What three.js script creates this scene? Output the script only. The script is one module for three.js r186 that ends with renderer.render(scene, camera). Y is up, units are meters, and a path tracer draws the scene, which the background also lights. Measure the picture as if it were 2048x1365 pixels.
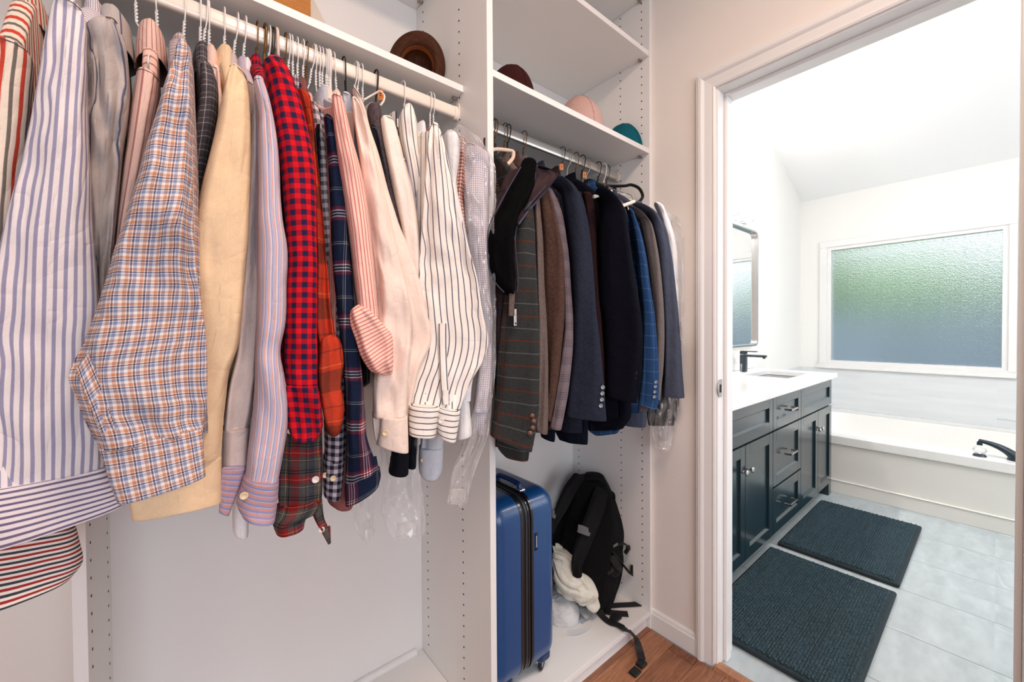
import * as THREE from 'three';
import { RoundedBoxGeometry } from 'three/addons/geometries/RoundedBoxGeometry.js';
import { mergeGeometries } from 'three/addons/utils/BufferGeometryUtils.js';
import { RectAreaLightUniformsLib } from 'three/addons/lights/RectAreaLightUniformsLib.js';

// ---------------------------------------------------------------- camera, sky, lights, exposure
const V3 = THREE.Vector3;
const scene = new THREE.Scene();
const W = 2048, H = 1365, FPX = 803.713, PCX = 1024, PCY = 669.771;
const YAW = 39.59486 * Math.PI / 180, PITCH = 0.804555 * Math.PI / 180, ROLL = -0.352634 * Math.PI / 180;
const EYE = new V3(0, 1.2, 0);
const camera = new THREE.PerspectiveCamera(2 * Math.atan(H / 2 / FPX) * 180 / Math.PI, W / H, 0.05, 100);
camera.setViewOffset(W, H, 0, H / 2 - PCY, W, H);
const FW = new V3(Math.sin(YAW) * Math.cos(PITCH), -Math.sin(PITCH), -Math.cos(YAW) * Math.cos(PITCH));
const RT0 = new V3(Math.cos(YAW), 0, Math.sin(YAW)), UP0 = new V3().crossVectors(RT0, FW);
const RT = RT0.clone().multiplyScalar(Math.cos(ROLL)).addScaledVector(UP0, Math.sin(ROLL));
const UP = UP0.clone().multiplyScalar(Math.cos(ROLL)).addScaledVector(RT0, -Math.sin(ROLL));
camera.position.copy(EYE);
camera.up.copy(UP);
camera.lookAt(EYE.clone().add(FW));
camera.updateMatrixWorld(true);

const renderer = new THREE.WebGLRenderer({ antialias: true });
renderer.toneMapping = THREE.LinearToneMapping;
renderer.toneMappingExposure = 1.06;
renderer.shadowMap.enabled = true;
RectAreaLightUniformsLib.init();
scene.background = new THREE.Color().setRGB(1.25, 1.35, 1.5);

function areaLight(color, intensity, w, h, pos, target) {
  const l = new THREE.RectAreaLight(color, intensity, w, h);
  l.position.set(...pos); l.lookAt(...target); l.name = 'area_light'; scene.add(l); return l;
}
// lamps out of view, placed to light the closet and the bathroom
areaLight(0xffdcc2, 33, 0.42, 0.42, [0.42, 2.585, 0.12], [0.42, 0, 0.12]);  // unseen ceiling lamp, warm, lights the clothes from above
areaLight(0xe6f0ff, 4.5, 1.5, 1.3, [-0.1, 1.3, 1.985], [0.05, 1.0, -1.2]);  // cool light at the unseen window behind the camera, lights the lower closet
areaLight(0xf8faff, 15, 0.6, 0.6, [2.7, 2.77, 0.6], [2.7, 0, 0.6]);  // unseen pendant, placed to light the bathroom from above
areaLight(0xf8faff, 19, 0.6, 0.6, [2.7, 2.83, 0.6], [2.7, 5, 0.6]);  // upward light of the unseen pendant, brightens the sloped ceiling
areaLight(0xf0f6ff, 4, 1.0, 1.2, [3.1, 1.6, 1.465], [3.1, 1.0, -1.2]);  // stands in for daylight at the unseen bathroom side window

// sun on the garden side of the house, from behind the roof
const sun = new THREE.DirectionalLight(0xfff1dc, 2.6); sun.position.set(2, 12, -7); sun.target.position.set(8, 0, 0); sun.castShadow = true; sun.name = 'sun';
Object.assign(sun.shadow.camera, { left: -9, right: 9, top: 9, bottom: -9, near: 1, far: 40 }); sun.shadow.mapSize.set(2048, 2048); scene.add(sun, sun.target);

// ---------------------------------------------------------------- helpers
let seed = 7;
const rnd = () => { seed = (seed * 16807) % 2147483647; return seed / 2147483647; };
const hash = (x, y) => { let h = Math.imul(x, 374761393) + Math.imul(y, 668265263) | 0; h = Math.imul(h ^ (h >>> 13), 1274126177); return ((h ^ (h >>> 16)) >>> 0) / 4294967295; };
function noise(x, y) {
  const xi = Math.floor(x), yi = Math.floor(y), a = x - xi, b = y - yi, u = a * a * (3 - 2 * a), v = b * b * (3 - 2 * b);
  return (hash(xi, yi) * (1 - u) + hash(xi + 1, yi) * u) * (1 - v) + (hash(xi, yi + 1) * (1 - u) + hash(xi + 1, yi + 1) * u) * v;
}
const fbm = (x, y) => noise(x, y) * 0.55 + noise(x * 2.1 + 7, y * 2.1) * 0.28 + noise(x * 4.3, y * 4.3 + 3) * 0.17;
const clamp = (v, a, b) => Math.max(a, Math.min(b, v));
const lerp = (a, b, t) => a + (b - a) * t;
const sstep = (a, b, x) => { const t = clamp((x - a) / (b - a), 0, 1); return t * t * (3 - 2 * t); };

function ray(px, py) { return RT.clone().multiplyScalar((px - PCX) / FPX).addScaledVector(UP, -(py - PCY) / FPX).add(FW); }
function onZ(px, py, z) { const r = ray(px, py); return r.multiplyScalar(z / r.z).add(EYE); }
function onX(px, py, x) { const r = ray(px, py); return r.multiplyScalar(x / r.x).add(EYE); }
function onY(px, py, y) { const r = ray(px, py); return r.multiplyScalar((y - 1.2) / r.y).add(EYE); }
function onPlane(px, py, A, n) { const r = ray(px, py); return r.multiplyScalar(A.clone().sub(EYE).dot(n) / r.dot(n)).add(EYE); }

const counts = {};
function numbered(name) { const n = counts[name] || 0; counts[name] = n + 1; return n ? name + '_' + String(n).padStart(3, '0') : name; }
function thing(name, label, category, pos = [0, 0, 0], group) {
  const o = new THREE.Group(); o.name = numbered(name); o.position.set(...pos); scene.add(o);
  o.userData = { label, category }; if (group) o.userData.group = group; return o;
}
function part(parent, name, geo, mat, label) {
  const m = new THREE.Mesh(geo, mat); m.name = name; m.castShadow = m.receiveShadow = true; parent.add(m);
  if (label) m.userData.label = label; return m;
}
// a part whose geometry is written in world metres, moved into its parent's frame
function wpart(parent, name, geo, mat, label) {
  const p = new V3(); for (let o = parent; o; o = o.parent) p.add(o.position);
  geo.translate(-p.x, -p.y, -p.z); return part(parent, name, geo, mat, label);
}
function struct(name, geo, mat, label) {
  const m = new THREE.Mesh(geo, mat); m.name = name; m.castShadow = m.receiveShadow = true; scene.add(m);
  m.userData = { kind: 'structure', label, category: name.split('_')[0] }; return m;
}
function structGroup(name, label) {
  const m = new THREE.Group(); m.name = name; scene.add(m); m.userData = { kind: 'structure', label, category: name.split('_')[0] }; return m;
}
function box(x0, x1, y0, y1, z0, z1, r = 0) {
  const w = Math.abs(x1 - x0), h = Math.abs(y1 - y0), d = Math.abs(z1 - z0);
  const g = r > 0 ? new RoundedBoxGeometry(w, h, d, 2, Math.min(r, w / 2.01, h / 2.01, d / 2.01)) : new THREE.BoxGeometry(w, h, d);
  g.translate((x0 + x1) / 2, (y0 + y1) / 2, (z0 + z1) / 2);
  // uv in metres by dominant axis
  const p = g.attributes.position, n = g.attributes.normal, uv = new Float32Array(p.count * 2);
  for (let i = 0; i < p.count; i++) {
    const ax = Math.abs(n.getX(i)), ay = Math.abs(n.getY(i)), az = Math.abs(n.getZ(i));
    if (ay >= ax && ay >= az) { uv[2 * i] = p.getX(i); uv[2 * i + 1] = p.getZ(i); }
    else if (ax >= az) { uv[2 * i] = p.getZ(i); uv[2 * i + 1] = p.getY(i); }
    else { uv[2 * i] = p.getX(i); uv[2 * i + 1] = p.getY(i); }
  }
  g.setAttribute('uv', new THREE.BufferAttribute(uv, 2)); return g;
}
function tubeAlong(pts, r, seg = 24, rad = 8, closed = false) {
  return new THREE.TubeGeometry(new THREE.CatmullRomCurve3(pts.map(p => p.isVector3 ? p : new V3(...p)), closed, 'centripetal'), seg, r, rad, closed);
}
function plain(gs) { // same attribute sets, no index, so that they merge
  return mergeGeometries(gs.map(g => { const h = g.index ? g.toNonIndexed() : g.clone(); for (const k of Object.keys(h.attributes)) if (!['position', 'normal', 'uv'].includes(k)) h.deleteAttribute(k); return h; }));
}

// ---------------------------------------------------------------- textures and materials
function tex(su, sv, w, h, fn, srgb = true) {
  const d = new Uint8Array(w * h * 4);
  for (let j = 0; j < h; j++) for (let i = 0; i < w; i++) {
    const c = fn((i + 0.5) / w, (j + 0.5) / h, i, j), k = 4 * (j * w + i);
    d[k] = clamp(c[0], 0, 255); d[k + 1] = clamp(c[1], 0, 255); d[k + 2] = clamp(c[2], 0, 255); d[k + 3] = 255;
  }
  const t = new THREE.DataTexture(d, w, h, THREE.RGBAFormat);
  t.wrapS = t.wrapT = THREE.RepeatWrapping; t.magFilter = THREE.LinearFilter; t.minFilter = THREE.LinearMipmapLinearFilter; t.generateMipmaps = true;
  if (srgb) t.colorSpace = THREE.SRGBColorSpace;
  t.repeat.set(1 / su, 1 / sv); t.needsUpdate = true; return t;
}
const mix3 = (a, b, t) => [lerp(a[0], b[0], t), lerp(a[1], b[1], t), lerp(a[2], b[2], t)];
const weave = tex(0.02, 0.02, 64, 64, (u, v, i, j) => { const t = 128 + 70 * Math.sin((i + j) * Math.PI / 2) + 50 * (hash(i, j) - 0.5); return [t, t, t]; }, false);
function pnoise(x, y, px, py) { const w = (a, p) => ((a % p) + p) % p; const xi = Math.floor(x), yi = Math.floor(y), a = x - xi, b = y - yi, u = a * a * (3 - 2 * a), v = b * b * (3 - 2 * b); const h = (p, q) => hash(w(p, px) + 31 * px, w(q, py) + 17 * py); return lerp(lerp(h(xi, yi), h(xi + 1, yi), u), lerp(h(xi, yi + 1), h(xi + 1, yi + 1), u), v); }
// rumpled shirting: soft creases of a few centimetres with the weave on top
const rumple = tex(0.3, 0.3, 512, 512, (u, v, i, j) => {
  const wx = u * 6 + 1.2 * pnoise(u * 4, v * 4, 4, 4), wy = v * 5 + 1.2 * pnoise(u * 4 + 9, v * 4, 4, 4);
  const r1 = 1 - Math.abs(2 * pnoise(wx, wy, 6, 5) - 1), r2 = 1 - Math.abs(2 * pnoise(u * 13 + v * 3, v * 11 + 0.8 * pnoise(u * 6, v * 6, 6, 6), 16, 11) - 1), s = pnoise(u * 3, v * 3, 3, 3);
  const t = 255 * (0.42 * Math.pow(r1, 3) + 0.2 * Math.pow(r2, 4) + 0.3 * s + 0.05 * (((i + j) & 3) < 2 ? 1 : 0) + 0.03 * hash(i, j)); return [t, t, t]; }, false);
const thread = (i, j, k = 9) => (hash(i, j * 3 + 11) - 0.5) * k + (hash(i * 7 + 1, j >> 3) - 0.5) * k * 0.5 + (hash(i >> 3, j * 5) - 0.5) * k * 0.5;
// bands: [from, to, colour] over one period; soft edges of a thread's width
function band(t, base, bands, e = 0.02) {
  let c = base;
  for (const [a, b, k] of bands) { const w = sstep(a - e, a + e, t) * (1 - sstep(b - e, b + e, t)); if (w > 0) c = mix3(c, k, w); }
  return c;
}
function cloth(map, o = {}) {
  return new THREE.MeshPhysicalMaterial({ map, color: o.color || 0xffffff, roughness: o.rough ?? 0.88, bumpMap: o.smooth ? weave : rumple, bumpScale: o.bump ?? (o.smooth ? 0.0004 : 0.0034), specularIntensity: o.smooth ? 0.12 : 0.3, sheen: o.sheen ?? 0, sheenRoughness: 0.6, sheenColor: new THREE.Color(0xffffff), side: THREE.DoubleSide });
}
function stripes(period, base, bands, o = {}) {
  const per = o.n || 1;
  return cloth(tex(period * per, o.sv || 0.05, o.res || 96, 48, (u, v, i, j) => { const c = band(u * per % 1, base, bands, o.e); const n = thread(i, j, o.grain ?? 8); return [c[0] + n, c[1] + n, c[2] + n]; }), o);
}
function plaid(pu, pv, base, warp, weft, o = {}) {
  return cloth(tex(pu, pv, o.res || 128, o.res || 128, (u, v, i, j) => {
    const a = band(u, base, warp, o.e), b = band(v, o.base2 || base, weft, o.e);
    let c = o.mul ? [a[0] * b[0] / 255, a[1] * b[1] / 255, a[2] * b[2] / 255] : mix3(a, b, ((i + j) % 4 < 2) ? 0.62 : 0.38);
    const n = thread(i, j, o.grain ?? 10); return [c[0] + n, c[1] + n, c[2] + n];
  }), o);
}
function solid(c, o = {}) {
  return cloth(tex(0.06, 0.06, 64, 64, (u, v, i, j) => { const n = thread(i, j, o.grain ?? 7) + (fbmTile(u, v) - 0.5) * (o.mottle ?? 6); return [c[0] + n, c[1] + n, c[2] + n]; }), o);
}
function fbmTile(u, v) { return noise(u * 8 % 8, v * 8 % 8) * 0.6 + hash(Math.floor(u * 32), Math.floor(v * 32)) * 0.4; }
const std = (color, roughness = 0.6, o = {}) => new THREE.MeshPhysicalMaterial({ color, roughness, ...o });

const M = {
  wall: std(0xf0e9e2, 0.9, { bumpMap: tex(0.3, 0.3, 128, 128, (u, v, i, j) => { const t = 128 + 60 * (hash(i, j) - 0.5) + 60 * (hash(i >> 2, j >> 2) - 0.5); return [t, t, t]; }, false), bumpScale: 0.0006 }),
  bathWall: std(0xf5f4f0, 0.85),
  ceiling: std(0xf2f3f4, 0.9),
  panel: std(0xefedea, 0.42),
  trim: std(0xefeeec, 0.35),
  hole: std(0x1b1a19, 0.9),
  pin: std(0x9a8f86, 0.4, { metalness: 0.6 }),
  rodWhite: std(0xf3e6d8, 0.22, { clearcoat: 0.4, clearcoatRoughness: 0.2 }),
  rodSteel: std(0xd8d6d2, 0.28, { metalness: 0.85 }),
  wireWhite: std(0xf2efec, 0.35),
  wireBrass: std(0x7a5a34, 0.35, { metalness: 0.75 }),
  wireDark: std(0x2a2724, 0.4, { metalness: 0.5 }),
  wireSteel: std(0xb9b6a8, 0.3, { metalness: 0.85 }),
  plasticWhite: std(0xf0e4da, 0.35),
  plasticBeige: std(0xe8cfbc, 0.4),
  tagOrange: std(0xe88a4a, 0.6),
  black: std(0x0d0d0f, 0.6),
  velvet: std(0x08080a, 0.95, { sheen: 0.3 }),
  tube: std(0xf3ece2, 0.7),
  button: std(0xe3cda6, 0.35), buttonWhite: std(0xf0e8de, 0.3), buttonBrown: std(0x5a3a2a, 0.35, { clearcoat: 0.5 }), buttonSilver: std(0x9aa2aa, 0.3, { metalness: 0.4 }), buttonDark: std(0x3a3c44, 0.3, { clearcoat: 0.5 }),
  pane: new THREE.MeshPhysicalMaterial({ color: 0xffffff, transmission: 1, thickness: 0, roughness: 0.02, ior: 1.5, side: THREE.DoubleSide }),
  film: new THREE.MeshPhysicalMaterial({ color: 0xffffff, transmission: 0.86, thickness: 0, roughness: 0.05, ior: 1.6, clearcoat: 1, clearcoatRoughness: 0.08, side: THREE.DoubleSide }),
  chrome: std(0xd8dadc, 0.16, { metalness: 1 }),
  nickel: std(0xc4c4c2, 0.25, { metalness: 1 }),
  gun: std(0x2f3a42, 0.3, { metalness: 0.4 }),
};
// ---------------------------------------------------------------- the setting
const XW = 1.447, ZB = -1.29, XF = 4.887, ZFR = -0.875, ZFL = -0.99;
const wallSlabs = (list) => plain(list.map(b => box(...b)));
struct('wall_back', wallSlabs([[-1.7, 5.1, -0.1, 4.3, ZB - 0.1, ZB]]), M.wall, 'long painted wall behind the closet and the vanity');
struct('wall_left', wallSlabs([[-1.7, -1.6, -0.1, 2.7, ZB - 0.1, 2.1]]), M.wall, 'painted closet side wall');
struct('wall_rear', wallSlabs([[-1.6, -0.85, 0, 2.7, 2.0, 2.1], [0.65, XW, 0, 2.7, 2.0, 2.1], [-0.85, 0.65, 0, 0.65, 2.0, 2.1], [-0.85, 0.65, 1.95, 2.7, 2.0, 2.1]]), M.wall, 'painted closet wall with an opening for the unseen window');
struct('wall_door', wallSlabs([[XW, XW + 0.12, 0, 4.3, ZB, -0.64], [XW, XW + 0.12, 2.045, 4.3, -0.64, 0.06], [XW, XW + 0.12, 0, 4.3, 0.06, 2.1]]), M.wall, 'warm white painted wall around the bathroom doorway');
struct('ceiling', wallSlabs([[-1.7, XW, 2.62, 2.72, ZB, 2.1]]), M.ceiling, 'flat closet ceiling');
{ // vaulted bathroom ceiling
  const s = new THREE.Shape(); const y0 = 2.47, k = 0.457, xa = XW + 0.12, xb = XF + 0.2;
  s.moveTo(xb, y0 - k * 0.2); s.lineTo(xb, y0 - k * 0.2 + 0.1); s.lineTo(xa, y0 + k * (XF - xa) + 0.1); s.lineTo(xa, y0 + k * (XF - xa));
  const g = new THREE.ExtrudeGeometry(s, { depth: 1.6 - ZB, bevelEnabled: false }); g.translate(0, 0, ZB);
  struct('ceiling_bathroom', g, M.ceiling, 'white sloped bathroom ceiling');
}
const WZ0 = -1.06, WZ1 = 0.045, WY0 = 0.852, WY1 = 1.968;
struct('wall_window', wallSlabs([[XF, XF + 0.15, 0, WY0, ZB, 1.6], [XF, XF + 0.15, WY1, 2.6, ZB, 1.6], [XF, XF + 0.15, WY0, WY1, ZB, WZ0], [XF, XF + 0.15, WY0, WY1, WZ1, 1.6]]), M.bathWall, 'white bathroom wall around the frosted window');
struct('wall_right', wallSlabs([[XW + 0.12, 2.6, 0, 4.3, 1.5, 1.6], [3.6, XF, 0, 4.3, 1.5, 1.6], [2.6, 3.6, 0, 1.0, 1.5, 1.6], [2.6, 3.6, 2.2, 4.3, 1.5, 1.6]]), M.bathWall, 'white bathroom side wall with an opening for the unseen window');
struct('wall_vanity', wallSlabs([[XW + 0.12, XF, 0, 4.2, ZB, ZB + 0.006]]), M.bathWall, 'white bathroom wall behind the mirror');

// windows out of view, placed where area lights stand in for daylight
function unseenWindow(name, x0, x1, y0, y1, z) {
  const w = structGroup(name, 'unseen white framed window with one clear pane');
  const f = 0.05; part(w, 'window_frame', plain([box(x0, x1, y0, y0 + f, z, z + 0.06), box(x0, x1, y1 - f, y1, z, z + 0.06), box(x0, x0 + f, y0, y1, z, z + 0.06), box(x1 - f, x1, y0, y1, z, z + 0.06)]), M.trim);
  part(w, 'pane', box(x0 + f, x1 - f, y0 + f, y1 - f, z + 0.05, z + 0.054), M.pane);
}
unseenWindow('window_unseen_2', -0.85, 0.65, 0.65, 1.95, 2.03);  // unseen, behind the camera, placed to light the closet
unseenWindow('window_unseen_3', 2.6, 3.6, 1.0, 2.2, 1.52);  // unseen, placed to light the bathroom from the side

// wood floor of the closet: planks
{
  const woods = [];
  for (let k = 0; k < 5; k++) {
    const b = [[140, 90, 62], [152, 100, 70], [130, 82, 56], [162, 110, 78], [146, 96, 68]][k];
    woods.push(std(0xffffff, 0.38, { map: tex(0.5, 0.1, 256, 64, (u, v, i, j) => {
      const g = (noise(u * 9 + k * 13, v * 26) - 0.5) * 34 + (noise(u * 30, v * 60 + k) - 0.5) * 26 + (hash(i >> 4, j) - 0.5) * 12;
      return [b[0] + g, b[1] + g * 0.72, b[2] + g * 0.5];
    }), clearcoat: 0.15, clearcoatRoughness: 0.4 }));
  }
  const fl = structGroup('floor', 'reddish brown wood plank floor of the closet');
  part(fl, 'subfloor', box(-1.7, 1.43, -0.06, -0.013, ZB, 2.1), std(0x3a2416, 0.9));
  const pw = 0.0945; let row = 0;
  for (let z = -1.25 - pw; z < 2.0; z += pw, row++) {
    let x = -1.6 - rnd() * 0.7, n = 0;
    while (x < 1.43) {
      let x1 = x + 0.9; if (row === 6 && x < 1.39 && x1 > 0.7) x1 = 1.392; else if (row === 5 && x1 > 1.1) x1 = 1.43;
      const a = Math.max(x, -1.6), b = Math.min(x1, 1.43);
      if (b - a > 0.03) { const m = part(fl, 'plank', box(a + 0.0006, b - 0.0006, -0.014, 0, Math.max(z, ZB) + 0.0006, z + pw - 0.0006, 0.0012), woods[(row * 3 + n * 2 + (row >> 1)) % 5]); }
      x = x1; n++;
    }
  }
  const th = structGroup('trim_1', 'wood threshold strip across the bathroom doorway');
  const s = new THREE.Shape(); s.moveTo(1.425, 0); s.lineTo(1.432, 0.012); s.lineTo(1.455, 0.014); s.lineTo(1.478, 0.003); s.lineTo(1.478, -0.01); s.lineTo(1.425, -0.01);
  const g = new THREE.ExtrudeGeometry(s, { depth: 0.67, bevelEnabled: false }); g.translate(0, 0, -0.628); part(th, 'threshold', g, woods[3]);
}
// bathroom floor: large grey tiles
{
  const ts = [0, 1, 2].map(k => std(0xffffff, 0.55, { map: tex(0.9, 0.9, 256, 256, (u, v, i, j) => {
    let g = (fbm(u * 6 + k * 9, v * 22) - 0.5) * 26 + (fbm(u * 20 + k, v * 40) - 0.5) * 14;
    const q = Math.abs(((u * 1.3 + v * 0.8 + noise(u * 5 + k * 5, v * 5) * 0.35 + k * 0.3) % 1) - 0.5); g += q < 0.012 ? 16 * (1 - q / 0.012) : 0;
    return [176 + g, 184 + g, 186 + g];
  }) }));
  const fl = structGroup('floor_bathroom', 'pale grey stone tile floor of the bathroom');
  part(fl, 'grout_bed', box(1.43, XF, -0.06, -0.0025, ZB, 1.6), std(0xa0a7a8, 0.9));
  const dx = 0.36, dz = 1.44; let c = 0;
  for (let x = 2.165 - 2 * dx; x < XF; x += dx, c++) for (let z = -1.29 - (c % 3) * 0.48, n = 0; z < 1.5; z += dz, n++) {
    const a = Math.max(x, 1.478), b = Math.min(x + dx, XF), z0 = Math.max(z, ZB), z1 = Math.min(z + dz, 1.5);
    if (b - a > 0.02 && z1 - z0 > 0.02) part(fl, 'tile', box(a + 0.0012, b - 0.0012, -0.012, 0, z0 + 0.0012, z1 - 0.0012, 0.001), ts[(c + n * 2) % 3]);
  }
}
// doorway: jambs, stops, casing
{
  const jl = -0.622, jr = 0.041, hy = 2.026;
  const d = structGroup('door_1', 'white painted door frame of the bathroom doorway, without a leaf in view');
  part(d, 'jamb', box(XW - 0.002, XW + 0.122, 0, hy, jl - 0.018, jl, 0.002), M.trim); part(d, 'jamb', box(XW - 0.002, XW + 0.122, 0, hy, jr, jr + 0.018, 0.002), M.trim);
  part(d, 'head_jamb', box(XW - 0.002, XW + 0.122, hy, hy + 0.018, jl - 0.018, jr + 0.018, 0.002), M.trim);
  part(d, 'stop', box(1.492, 1.53, 0, hy - 0.012, jl, jl + 0.012, 0.003), M.trim); part(d, 'stop', box(1.492, 1.53, 0, hy - 0.012, jr - 0.012, jr, 0.003), M.trim);
  part(d, 'stop', box(1.492, 1.53, hy - 0.012, hy, jl, jr, 0.003), M.trim);
  const sp = part(d, 'strike_plate', box(1.449, 1.478, 0.955, 1.018, jl - 0.001, jl + 0.0016, 0.0015), M.nickel, 'small metal strike plate');
  part(sp, 'latch_hole', box(1.456, 1.47, 0.972, 1.0, jl, jl + 0.002), M.hole);
  part(sp, 'lip', tubeAlong([[1.4495, 0.96, jl + 0.001], [1.4445, 0.972, jl + 0.001], [1.4445, 1.0, jl + 0.001], [1.4495, 1.012, jl + 0.001]], 0.0028, 12, 6), M.nickel);
  // casing profile: distance from the opening edge, thickness
  const prof = [[0, 0], [0, 0.009], [0.006, 0.012], [0.008, 0.009], [0.02, 0.011], [0.036, 0.013], [0.042, 0.018], [0.046, 0.02], [0.056, 0.02], [0.06, 0.016], [0.064, 0.016], [0.066, 0.012], [0.066, 0]];
  const z0 = jl - 0.006, y0 = hy + 0.006, zr = jr + 0.006;
  const c = structGroup('trim_2', 'stepped white door casing on the closet side');
  const sL = new THREE.Shape(); prof.forEach(([a, t], i) => sL[i ? 'lineTo' : 'moveTo'](XW - t, -(z0 - a)));
  const mitre = (g, fn) => { const p = g.attributes.position; for (let i = 0; i < p.count; i++) fn(p, i); g.computeVertexNormals(); return g; };
  let g = new THREE.ExtrudeGeometry(sL, { depth: y0, bevelEnabled: false }); g.rotateX(-Math.PI / 2);
  g = mitre(g, (p, i) => { if (p.getY(i) > 1) p.setY(i, y0 + (z0 - p.getZ(i))); }); part(c, 'side_casing', g, M.trim);
  const sT = new THREE.Shape(); prof.forEach(([a, t], i) => sT[i ? 'lineTo' : 'moveTo'](XW - t, y0 + a));
  g = new THREE.ExtrudeGeometry(sT, { depth: zr - z0, bevelEnabled: false }); g.translate(0, 0, z0);
  g = mitre(g, (p, i) => { const a = p.getY(i) - y0; p.setZ(i, p.getZ(i) < -0.3 ? z0 - a : zr + a); }); part(c, 'head_casing', g, M.trim);
  const sR = new THREE.Shape(); prof.forEach(([a, t], i) => sR[i ? 'lineTo' : 'moveTo'](XW - t, -(zr + a)));
  g = new THREE.ExtrudeGeometry(sR, { depth: y0, bevelEnabled: false }); g.rotateX(-Math.PI / 2);
  g = mitre(g, (p, i) => { if (p.getY(i) > 1) p.setY(i, y0 + (p.getZ(i) - zr)); }); part(c, 'side_casing', g, M.trim);
  // baseboard between the cabinet and the casing
  const bs = new THREE.Shape(); [[0, 0], [0.013, 0], [0.013, 0.06], [0.009, 0.066], [0.009, 0.07], [0.004, 0.077], [0, 0.078]].forEach(([t, y], i) => bs[i ? 'lineTo' : 'moveTo'](XW - t, y));
  g = new THREE.ExtrudeGeometry(bs, { depth: 0.19, bevelEnabled: false }); g.translate(0, 0, -0.877);
  struct('baseboard_door', g, M.trim, 'short white baseboard between cabinet and door casing');
}
// ---------------------------------------------------------------- closet cabinetry
function pinHoles(parent, x, side, zs, y0, y1) {
  const gs = [];
  for (const z of zs) for (let y = y0; y < y1; y += 0.032) { const g = new THREE.CylinderGeometry(0.0026, 0.0026, 0.0012, 8); g.rotateZ(Math.PI / 2); g.translate(x + side * 0.0002, y, z); gs.push(g); }
  const m = wpart(parent, 'pin_holes', plain(gs), M.hole); m.userData.kind = 'stuff';
}
const XD0 = 0.643, XD1 = 0.663, XL = -0.128, XR = 1.43;
{
  const cab = thing('closet_cabinet', 'white built-in closet cabinet with two open bays and drilled side panels', 'closet', [0.65, 0, -1.08]);
  const pd = wpart(cab, 'divider_panel', box(XD0, XD1, 0, 2.6, ZB + 0.0005, ZFR, 0.0008), M.panel);
  pinHoles(pd, XD0, -1, [-1.012, -1.235], 0.12, 2.55); pinHoles(pd, XD1, 1, [-0.91, -1.01, -1.245], 0.12, 2.55);
  wpart(pd, 'slot', box(XD0 - 0.0008, XD0 + 0.001, 1.685, 1.718, -0.893, -0.885), std(0x4a2410, 0.8), 'dark narrow slot near the front edge');
  const pl = wpart(cab, 'side_panel', box(XL - 0.018, XL, 0, 2.6, ZB + 0.0005, ZFL, 0.0008), M.panel);
  pinHoles(pl, XL, 1, [-1.028, -1.235], 0.12, 2.55);
  const pr = wpart(cab, 'side_panel', box(XR, XW - 0.0005, 0, 2.6, ZB + 0.0005, ZFR, 0.0008), M.panel);
  pinHoles(pr, XR, -1, [-0.91, -1.01, -1.245], 0.12, 2.55);
  wpart(cab, 'back_board', box(XL, XD0, 0.02, 2.6, ZB + 0.0005, ZB + 0.006), M.panel);
  wpart(cab, 'back_board', box(XD1, XR, 0.02, 2.6, ZB + 0.0005, ZB + 0.006), M.panel);
  wpart(cab, 'kick_board', box(XD1 + 0.0008, XR - 0.0008, 0, 0.0495, -0.908, -0.892), M.panel);
  wpart(cab, 'kick_board', box(XL + 0.0008, XD0 - 0.0008, 0, 0.0575, -1.02, -1.004), M.panel);
}
function shelf(label, x0, x1, yb, zf, pins) {
  const s = thing('closet_shelf', label, 'shelf', [(x0 + x1) / 2, yb, -1.08]);
  wpart(s, 'board', box(x0 + 0.0008, x1 - 0.0008, yb, yb + 0.019, ZB + 0.0065, zf, 0.0008), M.panel);
  if (pins) for (const [x, z] of [[x0, zf - 0.035], [x1, zf - 0.035], [x0, -1.24], [x1, -1.24]]) {
    const e = x === x0 ? 1 : -1; const g = new THREE.CylinderGeometry(0.0042, 0.0042, 0.016, 10); g.rotateZ(Math.PI / 2); g.translate(x + e * 0.008, yb - 0.0046, z); wpart(s, 'shelf_pin', g, M.pin);
  }
  return s;
}
shelf('white shelf right above the shirt rod, holding a brown hat', XL, XD0, 1.886, ZFL, true);
shelf('white upper shelf over the hat and cardboard box', XL, XD0, 2.3, ZFL, true);
shelf('white shelf right above the jacket rod, holding three caps', XD1, XR, 1.887, -0.878, true);
shelf('empty white shelf above the caps in the jacket bay', XD1, XR, 2.266, -0.878, true);
shelf('top white shelf of the jacket bay near the ceiling', XD1, XR, 2.5, -0.878, true);
shelf('white bottom shelf carrying the suitcase and backpack', XD1, XR, 0.05, -0.877, false);
shelf('bare white bottom shelf below the shirts', XL, XD0, 0.058, ZFL, false);
{
  const q = struct('trim_3', new THREE.CylinderGeometry(0.012, 0.012, XD0 - XL - 0.03, 12, 1, false).rotateZ(Math.PI / 2).translate((XL + XD0) / 2 - 0.012, 0.083, ZB + 0.012), M.panel, 'thin rounded strip along the back of the bottom shelf');
}
const RODY = 1.838, RODZ = -1.022;
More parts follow.
